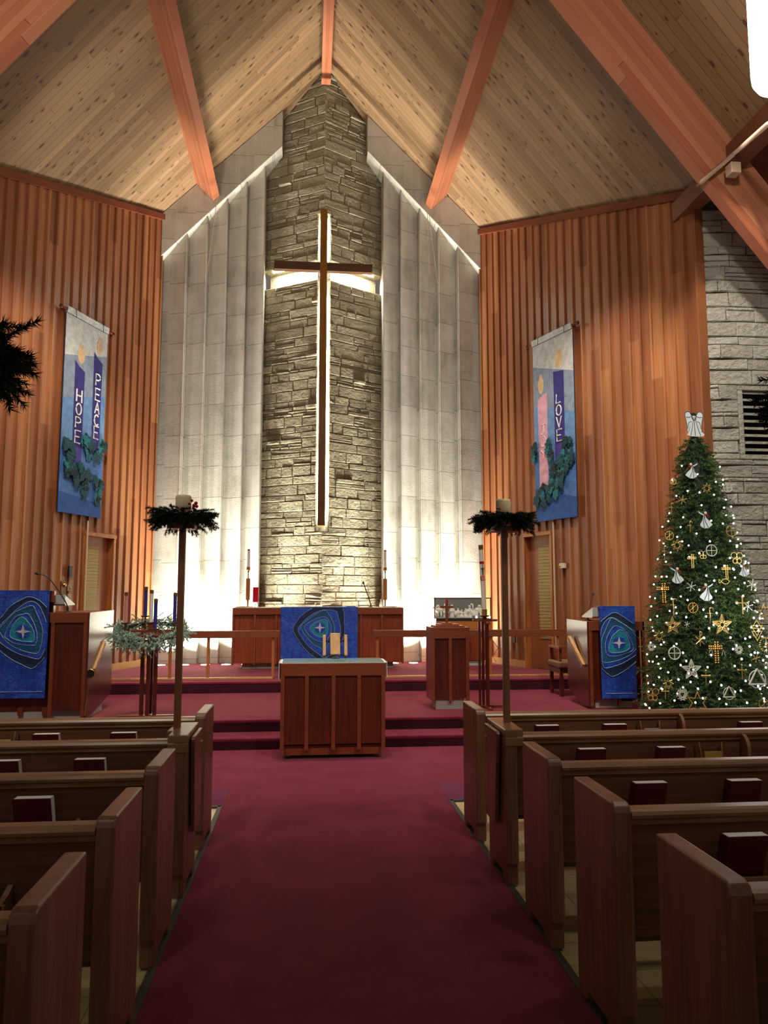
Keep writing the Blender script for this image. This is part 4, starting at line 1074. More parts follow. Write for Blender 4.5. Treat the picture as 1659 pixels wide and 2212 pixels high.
for k in range(10):
    a = k*.63; MB().ball((x+.36*math.cos(a), y+.36*math.sin(a)-.04, 1.31+.10*math.sin(a)), .012, 6).build('berry', flat('plum_berry', '#4a1c2c', .4) if k == 0 else bpy.data.materials['plum_berry'], wr, smooth=True)
def advent(px, pyt, pyb, Y, mt, lab, z0=None):
    p = at(px, pyb, Y); q = at(px, pyt, Y); z0 = p.z if z0 is None else z0
    t = thing('advent_candle', lab, 'candle', (p.x, Y, z0), 'advent candles')
    MB().lathe([(.025, 0), (.03, .015), (.055, .02), (.05, .005)], (p.x, Y, z0-.02), 16).build('bowl', M['bronze'], t)
    MB().tube([(p.x, Y, 1.30), (p.x, Y, z0-.015)], .012, 8).build('stem', M['bronze'], t)
    wx = MB().lathe([(.021, 0), (.021, q.z-z0-.045)], (p.x, Y, z0), 16).build('wax', mt, t)
    MB().lathe([(.023, q.z-z0-.045), (.023, q.z-z0-.005), (.006, q.z-z0)], (p.x, Y, z0), 14).build('cap', M['bronze'], wx)
advent(271, 1279, 1345, 9.62, M['pink'], 'pink advent candle at the left of the frosted wreath')
advent(314, 1267, 1330, 9.90, M['purple'], 'purple advent candle at the back of the frosted wreath')
advent(326, 1274, 1344, 9.62, M['white'], 'white centre candle of the frosted advent wreath')
advent(335, 1293, 1358, 9.34, M['purple'], 'purple advent candle at the front of the frosted wreath')
advent(377, 1280, 1345, 9.62, M['purple'], 'purple advent candle at the right of the frosted wreath')

# nativity cabinet
y = 14.1; cx0, cx1 = at(942, 1350, y).x, at(1062, 1350, y).x; zc = at(1000, 1336, y).z; zt_ = at(1000, 1291, y).z
t = thing('cabinet', 'reddish wooden cabinet under the nativity case near the right wall', 'cabinet', ((cx0+cx1)/2, y, .445))
MB().box(cx0, cx1, y, y+.42, zc-.2, zc-.04).build('top_rail', wood('honey_rail', '#a8602c', '#c07a3c', 0, .35), t, bevel=.004)
MB().box(cx0, cx1, y-.01, y+.43, zc-.04, zc).build('top', M['dark'], t)
MB().box(cx0+.02, cx1-.02, y+.04, y+.40, .55, zc-.2).build('case', M['panel'], t)
for p in (cx0+.025, (cx0+cx1)/2, cx1-.025): MB().box(p-.025, p+.025, y+.005, y+.05, .50, zc-.2).build('post', M['mahogx'], t)
MB().box(cx0+.12, cx1-.12, y+.08, y+.34, .445, .55).build('plinth', M['concrete'], t)
t = thing('display_case', 'glass display case with dark frame and back holding white nativity figures', 'display case', ((cx0+cx1)/2, y, zc))
MB().box(cx0+.02, cx1-.02, y+.34, y+.36, zc+.002, zt_).build('back_board', M['teal'], t)
mb = MB()
for xx in (cx0-.03, cx1-.02): mb.box(xx, xx+.018, y+.0, y+.018, zc+.002, zt_)
mb.box(cx0-.03, cx1, y, y+.018, zt_-.018, zt_); mb.box(cx0-.03, cx0-.012, y, y+.36, zt_-.018, zt_); mb.box(cx1-.02, cx1, y, y+.36, zt_-.018, zt_)
mb.box(cx0-.03, cx1, y+.34, y+.36, zt_-.018, zt_); mb.build('frame', M['trim'], t)
MB().box(cx0-.012, cx1-.02, y+.006, y+.010, zc+.004, zt_-.018).build('front_glass', flat('case_glass', (.9, .95, .95, 1), .03, alpha=.10), t)
def figure(px, h, kind, label):
    p = at(px, 1330, y+.14); x = p.x; yy = y+.16; z = zc+.003
    nm = {'person': 'nativity_figure', 'kneel': 'nativity_figure', 'camel': 'camel_figure', 'sheep': 'sheep_figure', 'ox': 'ox_figure'}[kind]
    mb = MB()
    if kind == 'person':
        mb.lathe([(.045, 0), (.05, .02), (.038, h*.35), (.036, h*.62), (.03, h*.76), (.012, h*.81), (.012, h*.83)], (x, yy, z), 12); mb.ball((x, yy, z+h*.9), h*.10, 8)
        mb.tube([(x-.03, yy, z+h*.7), (x-.045, yy-.03, z+h*.5), (x-.01, yy-.05, z+h*.5)], .012, 6); mb.tube([(x+.03, yy, z+h*.7), (x+.045, yy-.03, z+h*.5), (x+.01, yy-.05, z+h*.5)], .012, 6)
    elif kind == 'kneel':
        mb.lathe([(.06, 0), (.06, .03), (.045, h*.3), (.036, h*.6), (.028, h*.74), (.012, h*.8)], (x, yy, z), 12); mb.ball((x+.005, yy-.01, z+h*.88), h*.12, 8)
        mb.tube([(x, yy, z+h*.65), (x+.04, yy-.03, z+h*.5), (x+.02, yy-.05, z+h*.58)], .012, 6)
    elif kind == 'camel':
        s = 1 if px < 1000 else -1
        mb.ball((x, yy, z+h*.55), h*.24, 8, (1.25, .7, .85)); mb.ball((x-s*.02, yy, z+h*.78), h*.13, 8, (1, .7, 1)); mb.ball((x-s*.09, yy, z+h*.7), h*.11, 8, (1, .7, 1))
        mb.tube([(x+s*h*.25, yy, z+h*.55), (x+s*h*.38, yy, z+h*.6), (x+s*h*.40, yy, z+h*.92)], h*.055, 7); mb.ball((x+s*h*.46, yy, z+h*.95), h*.07, 7, (1.6, .8, .8))
        for dx in (-.2, -.1, .12, .2): mb.tube([(x+dx*h, yy+(.03 if dx in (-.2, .2) else -.03), z), (x+dx*h, yy+(.03 if dx in (-.2, .2) else -.03), z+h*.45)], h*.045, 6)
    else:
        mb.ball((x, yy, z+h*.55), h*.42, 8, (1.4, .8, .8)); mb.ball((x-h*.6, yy-.01, z+h*.75), h*.22, 8, (1.2, .9, .9))
        for dx in (-.35, .35):
            for dy in (-.02, .02): mb.tube([(x+dx*h, yy+dy, z), (x+dx*h, yy+dy, z+h*.4)], h*.09, 6)
    tag(mb.build(nm, M['figurine'], smooth=True), label, 'figurine', 'white nativity figures')
FG = [(949, .27, 'camel', 'white standing camel figure at the left end of the nativity case'), (963, .20, 'person', 'white standing figure beside the left camel in the nativity case'),
      (977, .25, 'person', 'tall white figure partly behind the small brown cross'), (985, .15, 'ox', 'white seated ox figure in the middle left of the nativity case'),
      (990, .19, 'person', 'white standing figure right of the ox in the nativity case'), (997, .16, 'kneel', 'small white kneeling figure at the centre of the nativity case'),
      (1006, .18, 'kneel', 'white kneeling figure just right of centre in the nativity case'), (1015, .24, 'person', 'taller white figure right of centre in the nativity case'),
      (1021, .17, 'sheep', 'white sheep figure right of the tall right-hand figure'), (1034, .27, 'camel', 'white standing camel figure at the right end of the nativity case')]
for f in FG: figure(*f)
for px, lab in ((1029, 'small glowing bulb at the foot of the right camel figure'), (1058, 'small glowing bulb at the right end of the nativity case')):
    p = at(px, 1326, y+.05); tag(MB().ball((p.x, y+.05, zc+.022), .018 if px < 1040 else .026, 8).build('tea_light', M['warmglow'], smooth=True), lab, 'light', 'tea lights in the nativity case')
# lamp cord on the wall beside the cabinet
pts = [at(1068, 1360, 13.9), at(1062, 1380, 13.9), at(1076, 1400, 13.85), at(1064, 1418, 13.8), at(1072, 1430, 13.75)]
tag(MB().tube(pts, .006, 5).build('power_cord', M['dark']), 'thin dark power cord hanging beside the cabinet on the right wall', 'cord')

# ---- the two reading desks
def reading_desk(side, label):
    """mirrored pulpit and lectern; u grows away from the aisle"""
    if side < 0: X = lambda u: -2.60-u
    else: X = lambda u: 3.63+u
    yf = 9.52 if side < 0 else 9.78; dep = 1.15 if side < 0 else .8; wd = 1.6 if side < 0 else .78; zt = 1.54 if side < 0 else 1.405
    nm = 'pulpit' if side < 0 else 'lectern'
    t = thing(nm, label, nm, (X(.5), yf, .28))
    def bx(u0, u1, y0, y1, z0, z1, n, mt, bv=.003):
        a, b = sorted((X(u0), X(u1))); return MB().box(a, b, y0, y1, z0, z1).build(n, mt, t, bevel=bv)
    side_m = wood('glossy_side_%s' % nm, '#4a1812', '#662820', 2, .22, 1.0, .8, .05)
    a, b = sorted((X(0), X(.022)))
    prof = [(yf, zt), (yf+dep, zt+.01), (yf+dep, .46), (yf+.25, .31), (yf, .31)]
    MB().prism(prof, a, b, lambda p, q, tt: (tt, p, q)).build('side_panel', side_m, t, bevel=.003)
    bx(.022, .46, yf, yf+.06, zt-.12, zt, 'front_rail', M['mahogx']); bx(.045, .44, yf+.035, yf+.08, .40, zt-.12, 'front_panel', M['mahog'])
    for u in (.045, .42): bx(u-.022, u+.022, yf+.003, yf+.05, .31, zt-.12, 'post', M['mahogx'])
    bx(.022, wd, yf+.06, yf+dep, zt-.03, zt, 'desk_top', M['mahogx'])
    if side < 0:
        bx(.46, 1.1, yf+.12, yf+.2, .38, zt+.2, 'centre_panel', M['mahog']); bx(.44, 1.12, yf+.06, yf+.14, zt+.12, zt+.26, 'book_box', M['mahogx'])
        for u in (.50, .78, 1.06): bx(u-.03, u+.03, yf+.09, yf+.14, .33, .42, 'post', M['mahogx'])
        bx(.02, wd, yf+.14, yf+.8, .28, .385, 'plinth', M['concrete'])
    else:
        bx(.46, wd, yf+.0, yf+.06, zt-.12, zt, 'front_rail', M['mahogx']); bx(.44, wd-.03, yf+.1, yf+.14, .36, zt-.12, 'centre_panel', M['mahog'])
        bx(wd-.03, wd, yf, yf+.06, .33, zt, 'post', M['mahogx']); bx(.12, .62, yf+.10, yf+.6, .28, .40, 'plinth', M['concrete'])
    return t, X, yf, dep, zt
tL, XL, yL, dL, zL = reading_desk(-1, 'dark wooden pulpit at the left edge with a glossy side and microphone')
tR, XR, yR, dR, zR = reading_desk(1, 'dark wooden lectern on the right, beside the decorated tree')
# sloped book rests and paraments
def rest(X, u0, u1, yf, z0, z1, label):
    t = thing('book_rest', label, 'book rest', (X((u0+u1)/2), yf+.2, z0-.1), 'sloped book rests')
    a, b = sorted((X(u0), X(u1)))
    MB().prism([(yf+.02, z1), (yf+.42, z0), (yf+.42, z0-.02), (yf+.05, z0-.02), (yf+.02, z0)], a, b, lambda p, q, tt: (tt, p, q)).build('sloped_top', M['acryl'], t, bevel=.003)
    MB().box((a+b)/2-.05, (a+b)/2+.05, yf+.12, yf+.18, z0-.12, z0-.02).build('support', M['acryl'], t)
p0 = at(120, 1305, yL+.05); rest(XL, .33, .9, yL+.1, p0.z, p0.z+.11, 'grey sloped book rest on the pulpit at the left')
a = at(1263, 1334, yR+.3); b = at(1292, 1312, yR+.05); rest(XR, -(XR(0)-b.x)-.09, .62, yR-.0, a.z+.02, b.z, 'pale grey sloped book rest on the right lectern')
x1 = at(109, 1276, yL-.0).x; x0 = x1-.66; z1 = at(60, 1276, yL).z; z0 = at(60, 1508, yL).z
t = thing('pulpit_fall', 'blue silk hanging with shield and star emblem on the left pulpit', 'altar cloth', ((x0+x1)/2, yL, z0), 'blue shield paraments')
cloth_panel(t, x0, x1, z0, z1, yL-.02, .14); emblem(t, (x0, x1-.01, z0, z1), 'left', yL-.02)
MB().box(x0+.03, x1-.03, yL-.032, yL-.026, z0+.075, z0+.079).build('hem_stitch', M['thread'], t)
x0 = at(1294, 1310, yR-.04).x; x1 = at(1371, 1310, yR-.04).x; z1 = at(1330, 1310, yR-.04).z; z0 = at(1330, 1509, yR-.04).z
t = thing('lectern_fall', 'blue silk hanging with shield and star emblem on the right lectern', 'altar cloth', ((x0+x1)/2, yR, z0), 'blue shield paraments')
cloth_panel(t, x0, x1, z0, z1, yR-.04, .2); emblem(t, (x0, x1, z0, z1), 'right', yR-.04)
MB().box(x0+.05, x1-.05, yR-.052, yR-.046, z0+.065, z0+.069).build('hem_stitch', M['thread'], t)
yy = yL+.1
gooseneck([at(146, 1323, yy), at(144, 1305, yy), at(135, 1289, yy), at(118, 1264, yy), at(103, 1246, yy), at(93, 1242, yy), at(84, 1240, yy)], 'black gooseneck microphone arching up from the left pulpit', .007, .014, .045)
yy = yR+.25
p = at(1270, 1346, yy); gooseneck([Vector((p.x, yy, zR)), at(1271, 1325, yy), at(1276, 1300, yy), at(1281, 1285, yy)], 'thin black gooseneck microphone on the right lectern', .005, .014, .03)
# hand rails on the desk sides
def side_rail(p0, p1, xs, label, s):
    t = thing('hand_grip', label, 'handrail', (p0.x, p0.y, p1.z), 'hand grips on the desk sides')
    wbar = MB().bar(p0, p1, .045, .05).build('wooden_bar', M['oak'], t, bevel=.004)
    m = p0.lerp(p1, .5); mb = MB().tube([m, m+Vector((s*.05, .0, -.03)), Vector((xs, m.y, m.z-.02))], .012, 6); mb.build('bracket', M['dark'], wbar)
side_rail(at(1229, 1376, 10.35), at(1261, 1438, 9.9), XR(0), 'wooden grab bar on the left side of the lectern', 1)
side_rail(at(225, 1387, 10.2), at(202, 1448, 9.75), XL(0), 'wooden grab bar on the right side of the pulpit', -1)
c = at(195, 1455, 9.55); e = at(183, 1545, 9.50)
t = thing('candle_snuffer', 'long brass candle snuffer with round bell leaning on the pulpit side', 'candle snuffer', (e.x, e.y, .285))
mt = Matrix.Rotation(math.radians(90), 3, 'X')
MB().lathe([(.004, -.07), (.02, -.06), (.045, -.01), (.055, 0), (.050, .002)], c, 20, mt).build('bell', M['brass'], t, smooth=False)
MB().lathe([(.048, .003), (.047, .004)], c, 20, mt).build('bell_opening', M['darkgap'], t)
MB().tube([c+Vector((-.01, .02, -.05)), e], .006, 6).build('rod', M['brass'], t)
MB().tube([e, Vector((e.x-.005, e.y, .285))], .014, 8).build('wooden_tip', M['mahog'], t)

# armchair behind the lectern
x0, x1, y0, y1 = 3.66, 4.2, 11.0, 11.5; z = .28
t = thing('armchair', 'wooden armchair with brown padded seat half hidden behind the lectern', 'chair', ((x0+x1)/2, (y0+y1)/2, z))
MB().box(x0-.03, x1, y0-.02, y1, z+.40, z+.50).build('seat', M['upholst'], t, bevel=.03, segs=4)
MB().box(x0, x1, y0, y1, z+.33, z+.40).build('seat_frame', M['mahog'], t)
for xx in (x0, x1-.05):
    for yy in (y0, y1-.05): MB().box(xx, xx+.05, yy, yy+.05, z, z+.33).build('leg', M['mahog'], t, bevel=.004)
for xx in (x0-.01, x1-.05): 
    MB().box(xx, xx+.055, y0, y1, z+.68, z+.715).build('armrest', M['mahogx'], t, bevel=.005); MB().box(xx+.008, xx+.045, y0+.02, y0+.06, z+.5, z+.68).build('arm_post', M['mahogx'], t)
MB().box(x0, x1, y1-.04, y1, z+.5, z+.70).build('back', M['mahogx'], t, bevel=.005)

# ================================================================ WALL BANNERS
FONT = {'H': [[(0,0),(0,1)],[(1,0),(1,1)],[(0,.5),(1,.5)]], 'O': [[(.5+.5*math.cos(a*PI/8), .5+.5*math.sin(a*PI/8)) for a in range(17)]],
        'P': [[(0,0),(0,1),(.6,1),(.95,.85),(.95,.62),(.6,.48),(0,.45)]], 'E': [[(1,1),(0,1),(0,0),(1,0)],[(0,.5),(.8,.5)]],
        'A': [[(0,0),(.5,1),(1,0)],[(.2,.38),(.8,.38)]], 'C': [[(.5+.5*math.cos(a), .5+.5*math.sin(a)) for a in [.8+k*(2*PI-1.6)/12 for k in range(13)]]],
        'L': [[(.1,1),(0,0),(.9,.05)]], 'V': [[(0,1),(.5,0),(1,1)]], 'J': [[(.15,1),(1,1)],[(.6,1),(.6,.2),(.4,0),(.1,.15)]], 'Y': [[(0,1),(.5,.55),(1,1)],[(.5,.55),(.35,0)]]}
def banner(side, s_near, s_far, z1, z0, label, bands, candles, leaves, rodext):
    """u runs left to right as seen from the nave, v from the top"""
    if side < 0: S = lambda u: s_far+(s_near-s_far)*u
    else: S = lambda u: s_near+(s_far-s_near)*u
    wdt = abs(s_far-s_near); hgt = z1-z0
    Pt = lambda u, v, d: W(side, S(u), d, z1-v*hgt)
    nrm = WF[side].to_3x3() @ Vector((0, INS(side), 0))
    t = thing('fabric_banner', label, 'banner', tuple(W(side, S(.5), .12, z0)), 'advent banners on the wooden walls')
    D = .085
    def poly(nm, pts, lay, mt, th=.002):
        pts = clip([(p[0], -p[1]) for p in pts], 0, 1, -1, 0)
        if len(pts) < 3: return None
        return MB().sheet([Pt(p[0], -p[1], D+lay) for p in pts], th, nrm).build(nm, mt, t)
    # backing with soft waves
    nx, ny = 8, 26; vs = []; fs = []
    for j in range(ny+1):
        for i in range(nx+1): vs.append(Pt(i/nx, j/ny, D-.004))
    for j in range(ny):
        for i in range(nx): a = j*(nx+1)+i; fs.append((a, a+1, a+nx+2, a+nx+1))
    m0 = len(vs); vs += [v-nrm*.006 for v in vs]; fs += [tuple(m0+i for i in reversed(f)) for f in list(fs)]
    MB().add(vs, fs).build('backing', M['f_deep'], t)
    cols = ['f_white', 'f_slate', 'f_light', 'f_mid', 'f_deep']; nms = ['white_field', 'grey_field', 'light_blue_field', 'mid_blue_field', 'deep_blue_field']
    lv = [(0, 0)]+bands+[(1, 1)]
    for k in range(5):
        (a0, a1), (b0, b1) = lv[k], lv[k+1]
        if k == 0: a0 = a1 = .005
        poly(nms[k], [(0, a0), (1, a1), (1, b1), (0, b0)], 0, M[cols[k]])
    # top hem line, ties and rod
    ln = MB().bar(Pt(0, .028, D+.003), Pt(1, .028, D+.003), .004, .012, nrm); ln.build('hem_line', M['lead'], t)
    rod = MB().tube([Pt(-.12, .012, D+.008), Pt(1.12, .012, D+.008)], .017, 8); ro = rod.build('hanging_rod', M['mahogx'], t, smooth=True)
    MB().sheet([Pt(0, -.004, D+.028), Pt(1, -.004, D+.028), Pt(1, .027, D+.016), Pt(0, .027, D+.016)], .003, nrm).build('rod_sleeve', M['f_white'], t)
    for u in (-.13, 1.13): MB().ball(Pt(u, .012, D+.008), .034, 8).build('finial', M['mahog'], ro, smooth=True)
    for u in (.18, .84): MB().tube([Pt(u, .030, D+.034), Pt(u, .0, D+.036), Pt(u, -.012, D+.01)], .005, 5).build('tie', M['lead'], ro)
    MB().tube([Pt(.17, -.012, D+.01), Pt(.5, -.018, D), Pt(.84, -.012, D+.01)], .003, 5).build('cord', M['strap'], ro)
    for (u0, u1, vtl, vtr, vb, mt, word, lw, uc, letters, fl) in candles:
        body = [(u0, vtl), ((u0*.6+u1*.4), vtl*.45+vtr*.55), (u1, vtr), (u1-.01, vb-.01), ((u0+u1)/2, vb+.012), (u0+.01, vb-.004)]
        c = poly('felt_candle', body, .003, M[mt], .003)
        if mt == 'f_purple':
            vm = vb-.09; poly('candle_base', [(u0+.005, vm), (u1-.005, vm+.004), (u1-.01, vb-.012), (u0+.01, vb-.006)], .0065, M['f_violet'])
        fu, fv, ru, rv = fl
        poly('felt_flame', [(fu+ru*math.sin(a)*(.75 if math.cos(a) > .3 else 1), fv-rv*math.cos(a)) for a in [2*PI*k/18 for k in range(18)]], .004, M['f_cream'])
        for ch, (va, vb_) in zip(word, letters):
            mb = MB(); lwid = lw
            for st in FONT[ch]:
                pts = [Pt(uc+(p[0]-.5)*lwid, vb_+(va-vb_)*p[1], D+.009) for p in st]
                mb.tube(pts, .0135 if mt == 'f_purple' else .010, 6)
            lo = mb.build('letter', M['paper'] if mt == 'f_purple' else flat('pale_pink_paint', '#e8c4cc', .6), t); lo['label'] = 'letter '+ch
    rnd = random.Random(40+side); pal = ['f_leafd', 'f_leaf', 'f_leaf', 'f_leafl']
    ks = 0
    for (uc, vc, ru, rv, n) in leaves:
        for q in range(n):
            a = rnd.uniform(0, 2*PI); rr = math.sqrt(rnd.random()); u = uc+ru*rr*math.cos(a); v = vc+rv*rr*math.sin(a)
            L = rnd.uniform(.16, .25); wd = L*.42; an = rnd.uniform(-.6, .6)+(PI if rnd.random() < .6 else 0)
            out = []
            for k in range(7):
                f = k/6; w_ = wd*math.sin(PI*min(.98, f*.9+.08))*(1.0 if k % 2 else .62); out.append((f-.5, w_/L))
            prof = [(x, y) for x, y in out]+[(x, -y) for x, y in reversed(out)]
            lift = .006+rnd.random()*.03; pts = []
            for x, y in prof:
                lu = (x*math.sin(an)+y*math.cos(an))*L; lvv = (x*math.cos(an)-y*math.sin(an))*L
                pts.append(Pt(min(1.04, max(-.03, u+lu/wdt)), v+lvv/hgt, D+lift+abs(y)*.06+(x+.5)*.02))
            n_ = len(pts); c = sum(pts, Vector())/n_+nrm*.008
            mb = MB(); mb.add(pts+[c], [(i, (i+1) % n_, n_) for i in range(n_)]); mb.add([p-nrm*.003 for p in pts], [tuple(range(n_-1, -1, -1))])
            mb.build('felt_leaf', M[pal[rnd.randrange(4)]], t)
banner(-1, 1.80, 2.90, 6.34, 3.04, 'tall blue felt banner with two purple candles reading HOPE and PEACE', [(.237, .151), (.449, .364), (.69, .66), (.90, .93)],
       [(.24, .47, .243, .283, .76, 'f_purple', 'HOPE', .12, .355, [(.382, .445), (.452, .508), (.522, .575), (.589, .65)], (.37, .198, .085, .052)),
        (.68, .89, .157, .20, .66, 'f_purple', 'PEACE', .11, .79, [(.264, .324), (.339, .40), (.412, .47), (.476, .53), (.536, .60)], (.81, .115, .07, .046))],
       [(.12, .72, .12, .06, 12), (.5, .63, .07, .04, 5), (.78, .655, .24, .055, 16), (.30, .80, .26, .04, 14), (.55, .84, .15, .05, 9), (.85, .86, .14, .06, 9)], 0)
banner(1, 1.85, 2.96, 6.34, 3.04, 'tall blue felt banner with pink and purple candles reading JOY and LOVE', [(.143, .248), (.363, .461), (.61, .68), (.82, .90)],
       [(.11, .35, .337, .309, .82, 'f_pink', 'JOY', .13, .24, [(.479, .536), (.545, .602), (.619, .665)], (.2, .253, .075, .055)),
        (.52, .77, .213, .225, .70, 'f_purple', 'LOVE', .12, .64, [(.342, .392), (.403, .458), (.464, .522), (.533, .594)], (.66, .15, .09, .052))],
       [(.03, .62, .03, .06, 5), (.44, .64, .07, .06, 8), (.86, .66, .12, .09, 12), (.62, .76, .22, .06, 18), (.2, .86, .2, .045, 10), (.5, .84, .2, .04, 10)], 0)

# ---- small things on the walls
def onwall(side, px, py, d=.04):
    r = ray(px, py); o = WF[side].translation+WF[side].to_3x3() @ Vector((0, INS(side)*d, 0)); n = WF[side].to_3x3() @ Vector((0, 1, 0))
    p = CAMP+r*((o-CAMP).dot(n)/r.dot(n)); q = WF[side].inverted() @ p; return q.x, q.z
def plate(side, px, py, w_, h_, dp, nm, mt, label, cat, extra=None, group=None):
    s, z = onwall(side, px, py)
    y0, y1 = sorted((INS(side)*.03, INS(side)*(.03+dp)))
    t = thing(nm, label, cat, tuple(W(side, s, .03, z-h_/2)), group)
    MB().box(s-w_/2, s+w_/2, y0, y1, z-h_/2, z+h_/2, WF[side]).build('plate', mt, t, bevel=.003)
    for (a, b, r, m2, n2) in (extra or []):
        MB().ball(W(side, s+a, .03+dp, z+b), r, 8).build(n2, m2, t, smooth=True)
plate(-1, 151, 1234, .085, .17, .03, 'thermostat', M['dark'], 'small dark rectangular control box on the left wall above the switches', 'wall box')
plate(-1, 136, 1276, .12, .30, .02, 'bell_plaque', M['mahog'], 'dark wooden plaque with two brass bells on the left wall', 'wall plaque', [(-.01, .09, .035, M['brass'], 'brass_bell'), (-.01, -.09, .035, M['brass'], 'brass_bell')])
plate(-1, 151, 1270, .10, .10, .012, 'light_switch', M['plate'], 'upper of the two small switch plates left of the left door', 'light switch', [(0, 0, .018, M['steel'], 'key_switch')], 'switch plates')
plate(-1, 150, 1290, .10, .10, .012, 'light_switch', M['plate'], 'lower of the two small switch plates left of the left door', 'light switch', [(0, 0, .018, M['steel'], 'key_switch')], 'switch plates')
plate(1, 1217, 1222, .13, .085, .05, 'alarm_box', M['offwhite'], 'small off-white and yellow box on the right wall beside the door', 'wall box', [(-.04, 0, .022, M['yellow'], 'yellow_label')])
plate(1, 1163, 1030, .05, .12, .03, 'sensor_box', M['bronze'], 'small brown box on the right wall beside the LOVE banner', 'wall box')
plate(1, 1112, 1381, .05, .12, .03, 'wall_outlet', M['dark'], 'small dark outlet low on the right wall below the altar rail', 'outlet')
for side, a, b, lab in ((-1, (189, 1125), (178, 1330), 'thin pale vertical conduit below the HOPE and PEACE banner'), (1, (1196, 1128), (1212, 1450), 'thin pale vertical conduit below the JOY and LOVE banner')):
    s0, z0 = onwall(side, *a); s1, z1 = onwall(side, *b)
    tag(MB().tube([W(side, s0, .05, z0), W(side, s0, .05, z1)], .014, 6).build('conduit', flat('pale_conduit%d' % side, '#c8b890', .5)), lab, 'pipe', 'wall conduits')
for (a, b, lab) in (((470, 424), (447, 590), 'thin cord hanging from the end of the left purlin'), ((923, 455), (928, 590), 'thin cord hanging straight down from the right purlin'),
                    ((926, 455), (945, 610), 'thin slanting cord hanging from the right purlin')):
    tag(MB().tube([at(a[0], a[1], 14.76), at(b[0], b[1], 14.9)], .006, 5).build('pull_cord', M['strap']), lab, 'cord', 'pull cords')

# ================================================================ CHRISTMAS TREE
TY = 8.12; tb_ = at(1528, 1500, TY); ttop = at(1500, 944, TY); TX = tb_.x; TZ1 = ttop.z; TZ0 = .0
tree = thing('christmas_tree', 'tall decorated green christmas tree with white lights beside the right lectern', 'christmas tree', (TX, TY, 0))
TOPX = ttop.x
def trad(z):
    d = max(0, TZ1-z); K = [(0, .06), (.08, .15), (.275, .225), (.77, .335), (1.26, .44), (1.75, .55), (2.24, .63), (2.73, .68), (3.6, .72)]
    for (a, ra), (b, rb) in zip(K, K[1:]):
        if d <= b: return ra+(rb-ra)*(d-a)/(b-a)
    return .72
def taxis(z):
    f = max(0, min(1, z/TZ1)); return TX+(TOPX-TX)*f
rnd = random.Random(99); mb = MB(); tw = MB(); inner = MB()
nl_ = 0; z = .32
while z < TZ1+.03:
    r = trad(z); nb = max(6, int(r*2*PI/.088)); ph = rnd.random()*6
    for k in range(nb):
        a = ph+2*PI*k/nb+rnd.uniform(-.1, .1); dr = Vector((math.cos(a), math.sin(a), 0))
        if math.sin(a) > .55 and rnd.random() < .6: continue
        rr = r*rnd.uniform(.84, 1.06); L = min(rr, .30+.1*rnd.random()); st = Vector((taxis(z), TY, z))+dr*(rr-L)
        d = dr+Vector((0, 0, rnd.uniform(-.25, .35)))
        sprig(mb, tw, st, d, L, 58, .030, .0038, rnd, .22, .95)
        for q in range(3):
            t0 = rnd.uniform(.35, .8); sd = Vector((-dr.y, dr.x, 0))*rnd.choice((-1, 1))
            sprig(mb, None, st+dr*L*t0, dr*.7+sd*rnd.uniform(.5, 1)+Vector((0, 0, rnd.uniform(-.4, .5))), L*.45, 26, .028, .0038, rnd, .2, .95)
    z += .072
for q in range(14):
    a = q*.45; sprig(mb, None, Vector((TOPX, TY, TZ1-.05)), Vector((math.cos(a)*.5, math.sin(a)*.5, 1)), .10, 26, .026, .003, rnd, .05)
mb.build('needles', M['fir'], tree); tw.build('branches', M['twig'], tree)
MB().lathe([(.05, 0), (.04, 1.0), (.02, TZ1-.1)], (TX, TY, 0), 10).build('trunk', M['twig'], tree)
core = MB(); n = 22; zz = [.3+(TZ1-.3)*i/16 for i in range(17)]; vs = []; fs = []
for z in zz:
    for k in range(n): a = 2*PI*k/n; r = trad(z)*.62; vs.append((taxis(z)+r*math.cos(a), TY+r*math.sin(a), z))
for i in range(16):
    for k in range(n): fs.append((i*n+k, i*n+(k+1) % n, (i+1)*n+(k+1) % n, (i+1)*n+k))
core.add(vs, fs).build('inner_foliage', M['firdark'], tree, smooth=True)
for k in range(3):
    a = 2*PI*k/3+.5; MB().bar((TX, TY, .12), (TX+.28*math.cos(a), TY+.28*math.sin(a), .015), .03, .03).build('stand_leg', M['dark'], tree)
def surf(px, py, out=.0):
    """point of the tree surface met by a sight line"""
    lo = at(px, py, TY-.9); best = None
    for i in range(200):
        Y = TY-1.0+i*.007; p = at(px, py, Y); dx = p.x-taxis(p.z); r = trad(p.z)+out
        if dx*dx+(Y-TY)**2 <= r*r: return p
        d = math.hypot(dx, Y-TY)-r
        if best is None or d < best[0]: best = (d, p)
    return best[1]
# string of lights
lights = thing('string_lights', 'string of small white fairy lights wound around the christmas tree', 'string lights', (TX, TY, .3))
bulbs = []; k = 0
while len(bulbs) < 250:
    f = len(bulbs)/250; z = .42+(TZ1-.46)*(1-math.sqrt(1-f*.995)); a = k*1.26+rnd.uniform(-.6, .6); k += 1
    if math.sin(a) > .25: continue
    r = trad(z)*rnd.uniform(.9, 1.0)+.01; bp = Vector((taxis(z)+r*math.cos(a), TY+r*math.sin(a), z+rnd.uniform(-.06, .06)))
    if any((bp-q_).length < .075 for q_ in bulbs[-60:]) and k % 7: continue
    bulbs.append(bp)
wire = MB(); pp = [Vector((taxis(z_)+(trad(z_)*.86)*math.cos(a_), TY+(trad(z_)*.86)*math.sin(a_), z_)) for z_, a_ in [(.4+(TZ1-.5)*i/420, i*.21) for i in range(421)]]
wire.tube(pp, .003, 4).build('wire', flat('green_wire', '#10200f', .5), lights)
bulbs.sort(key=lambda p: p.y)
rest_ = MB(); proto = None
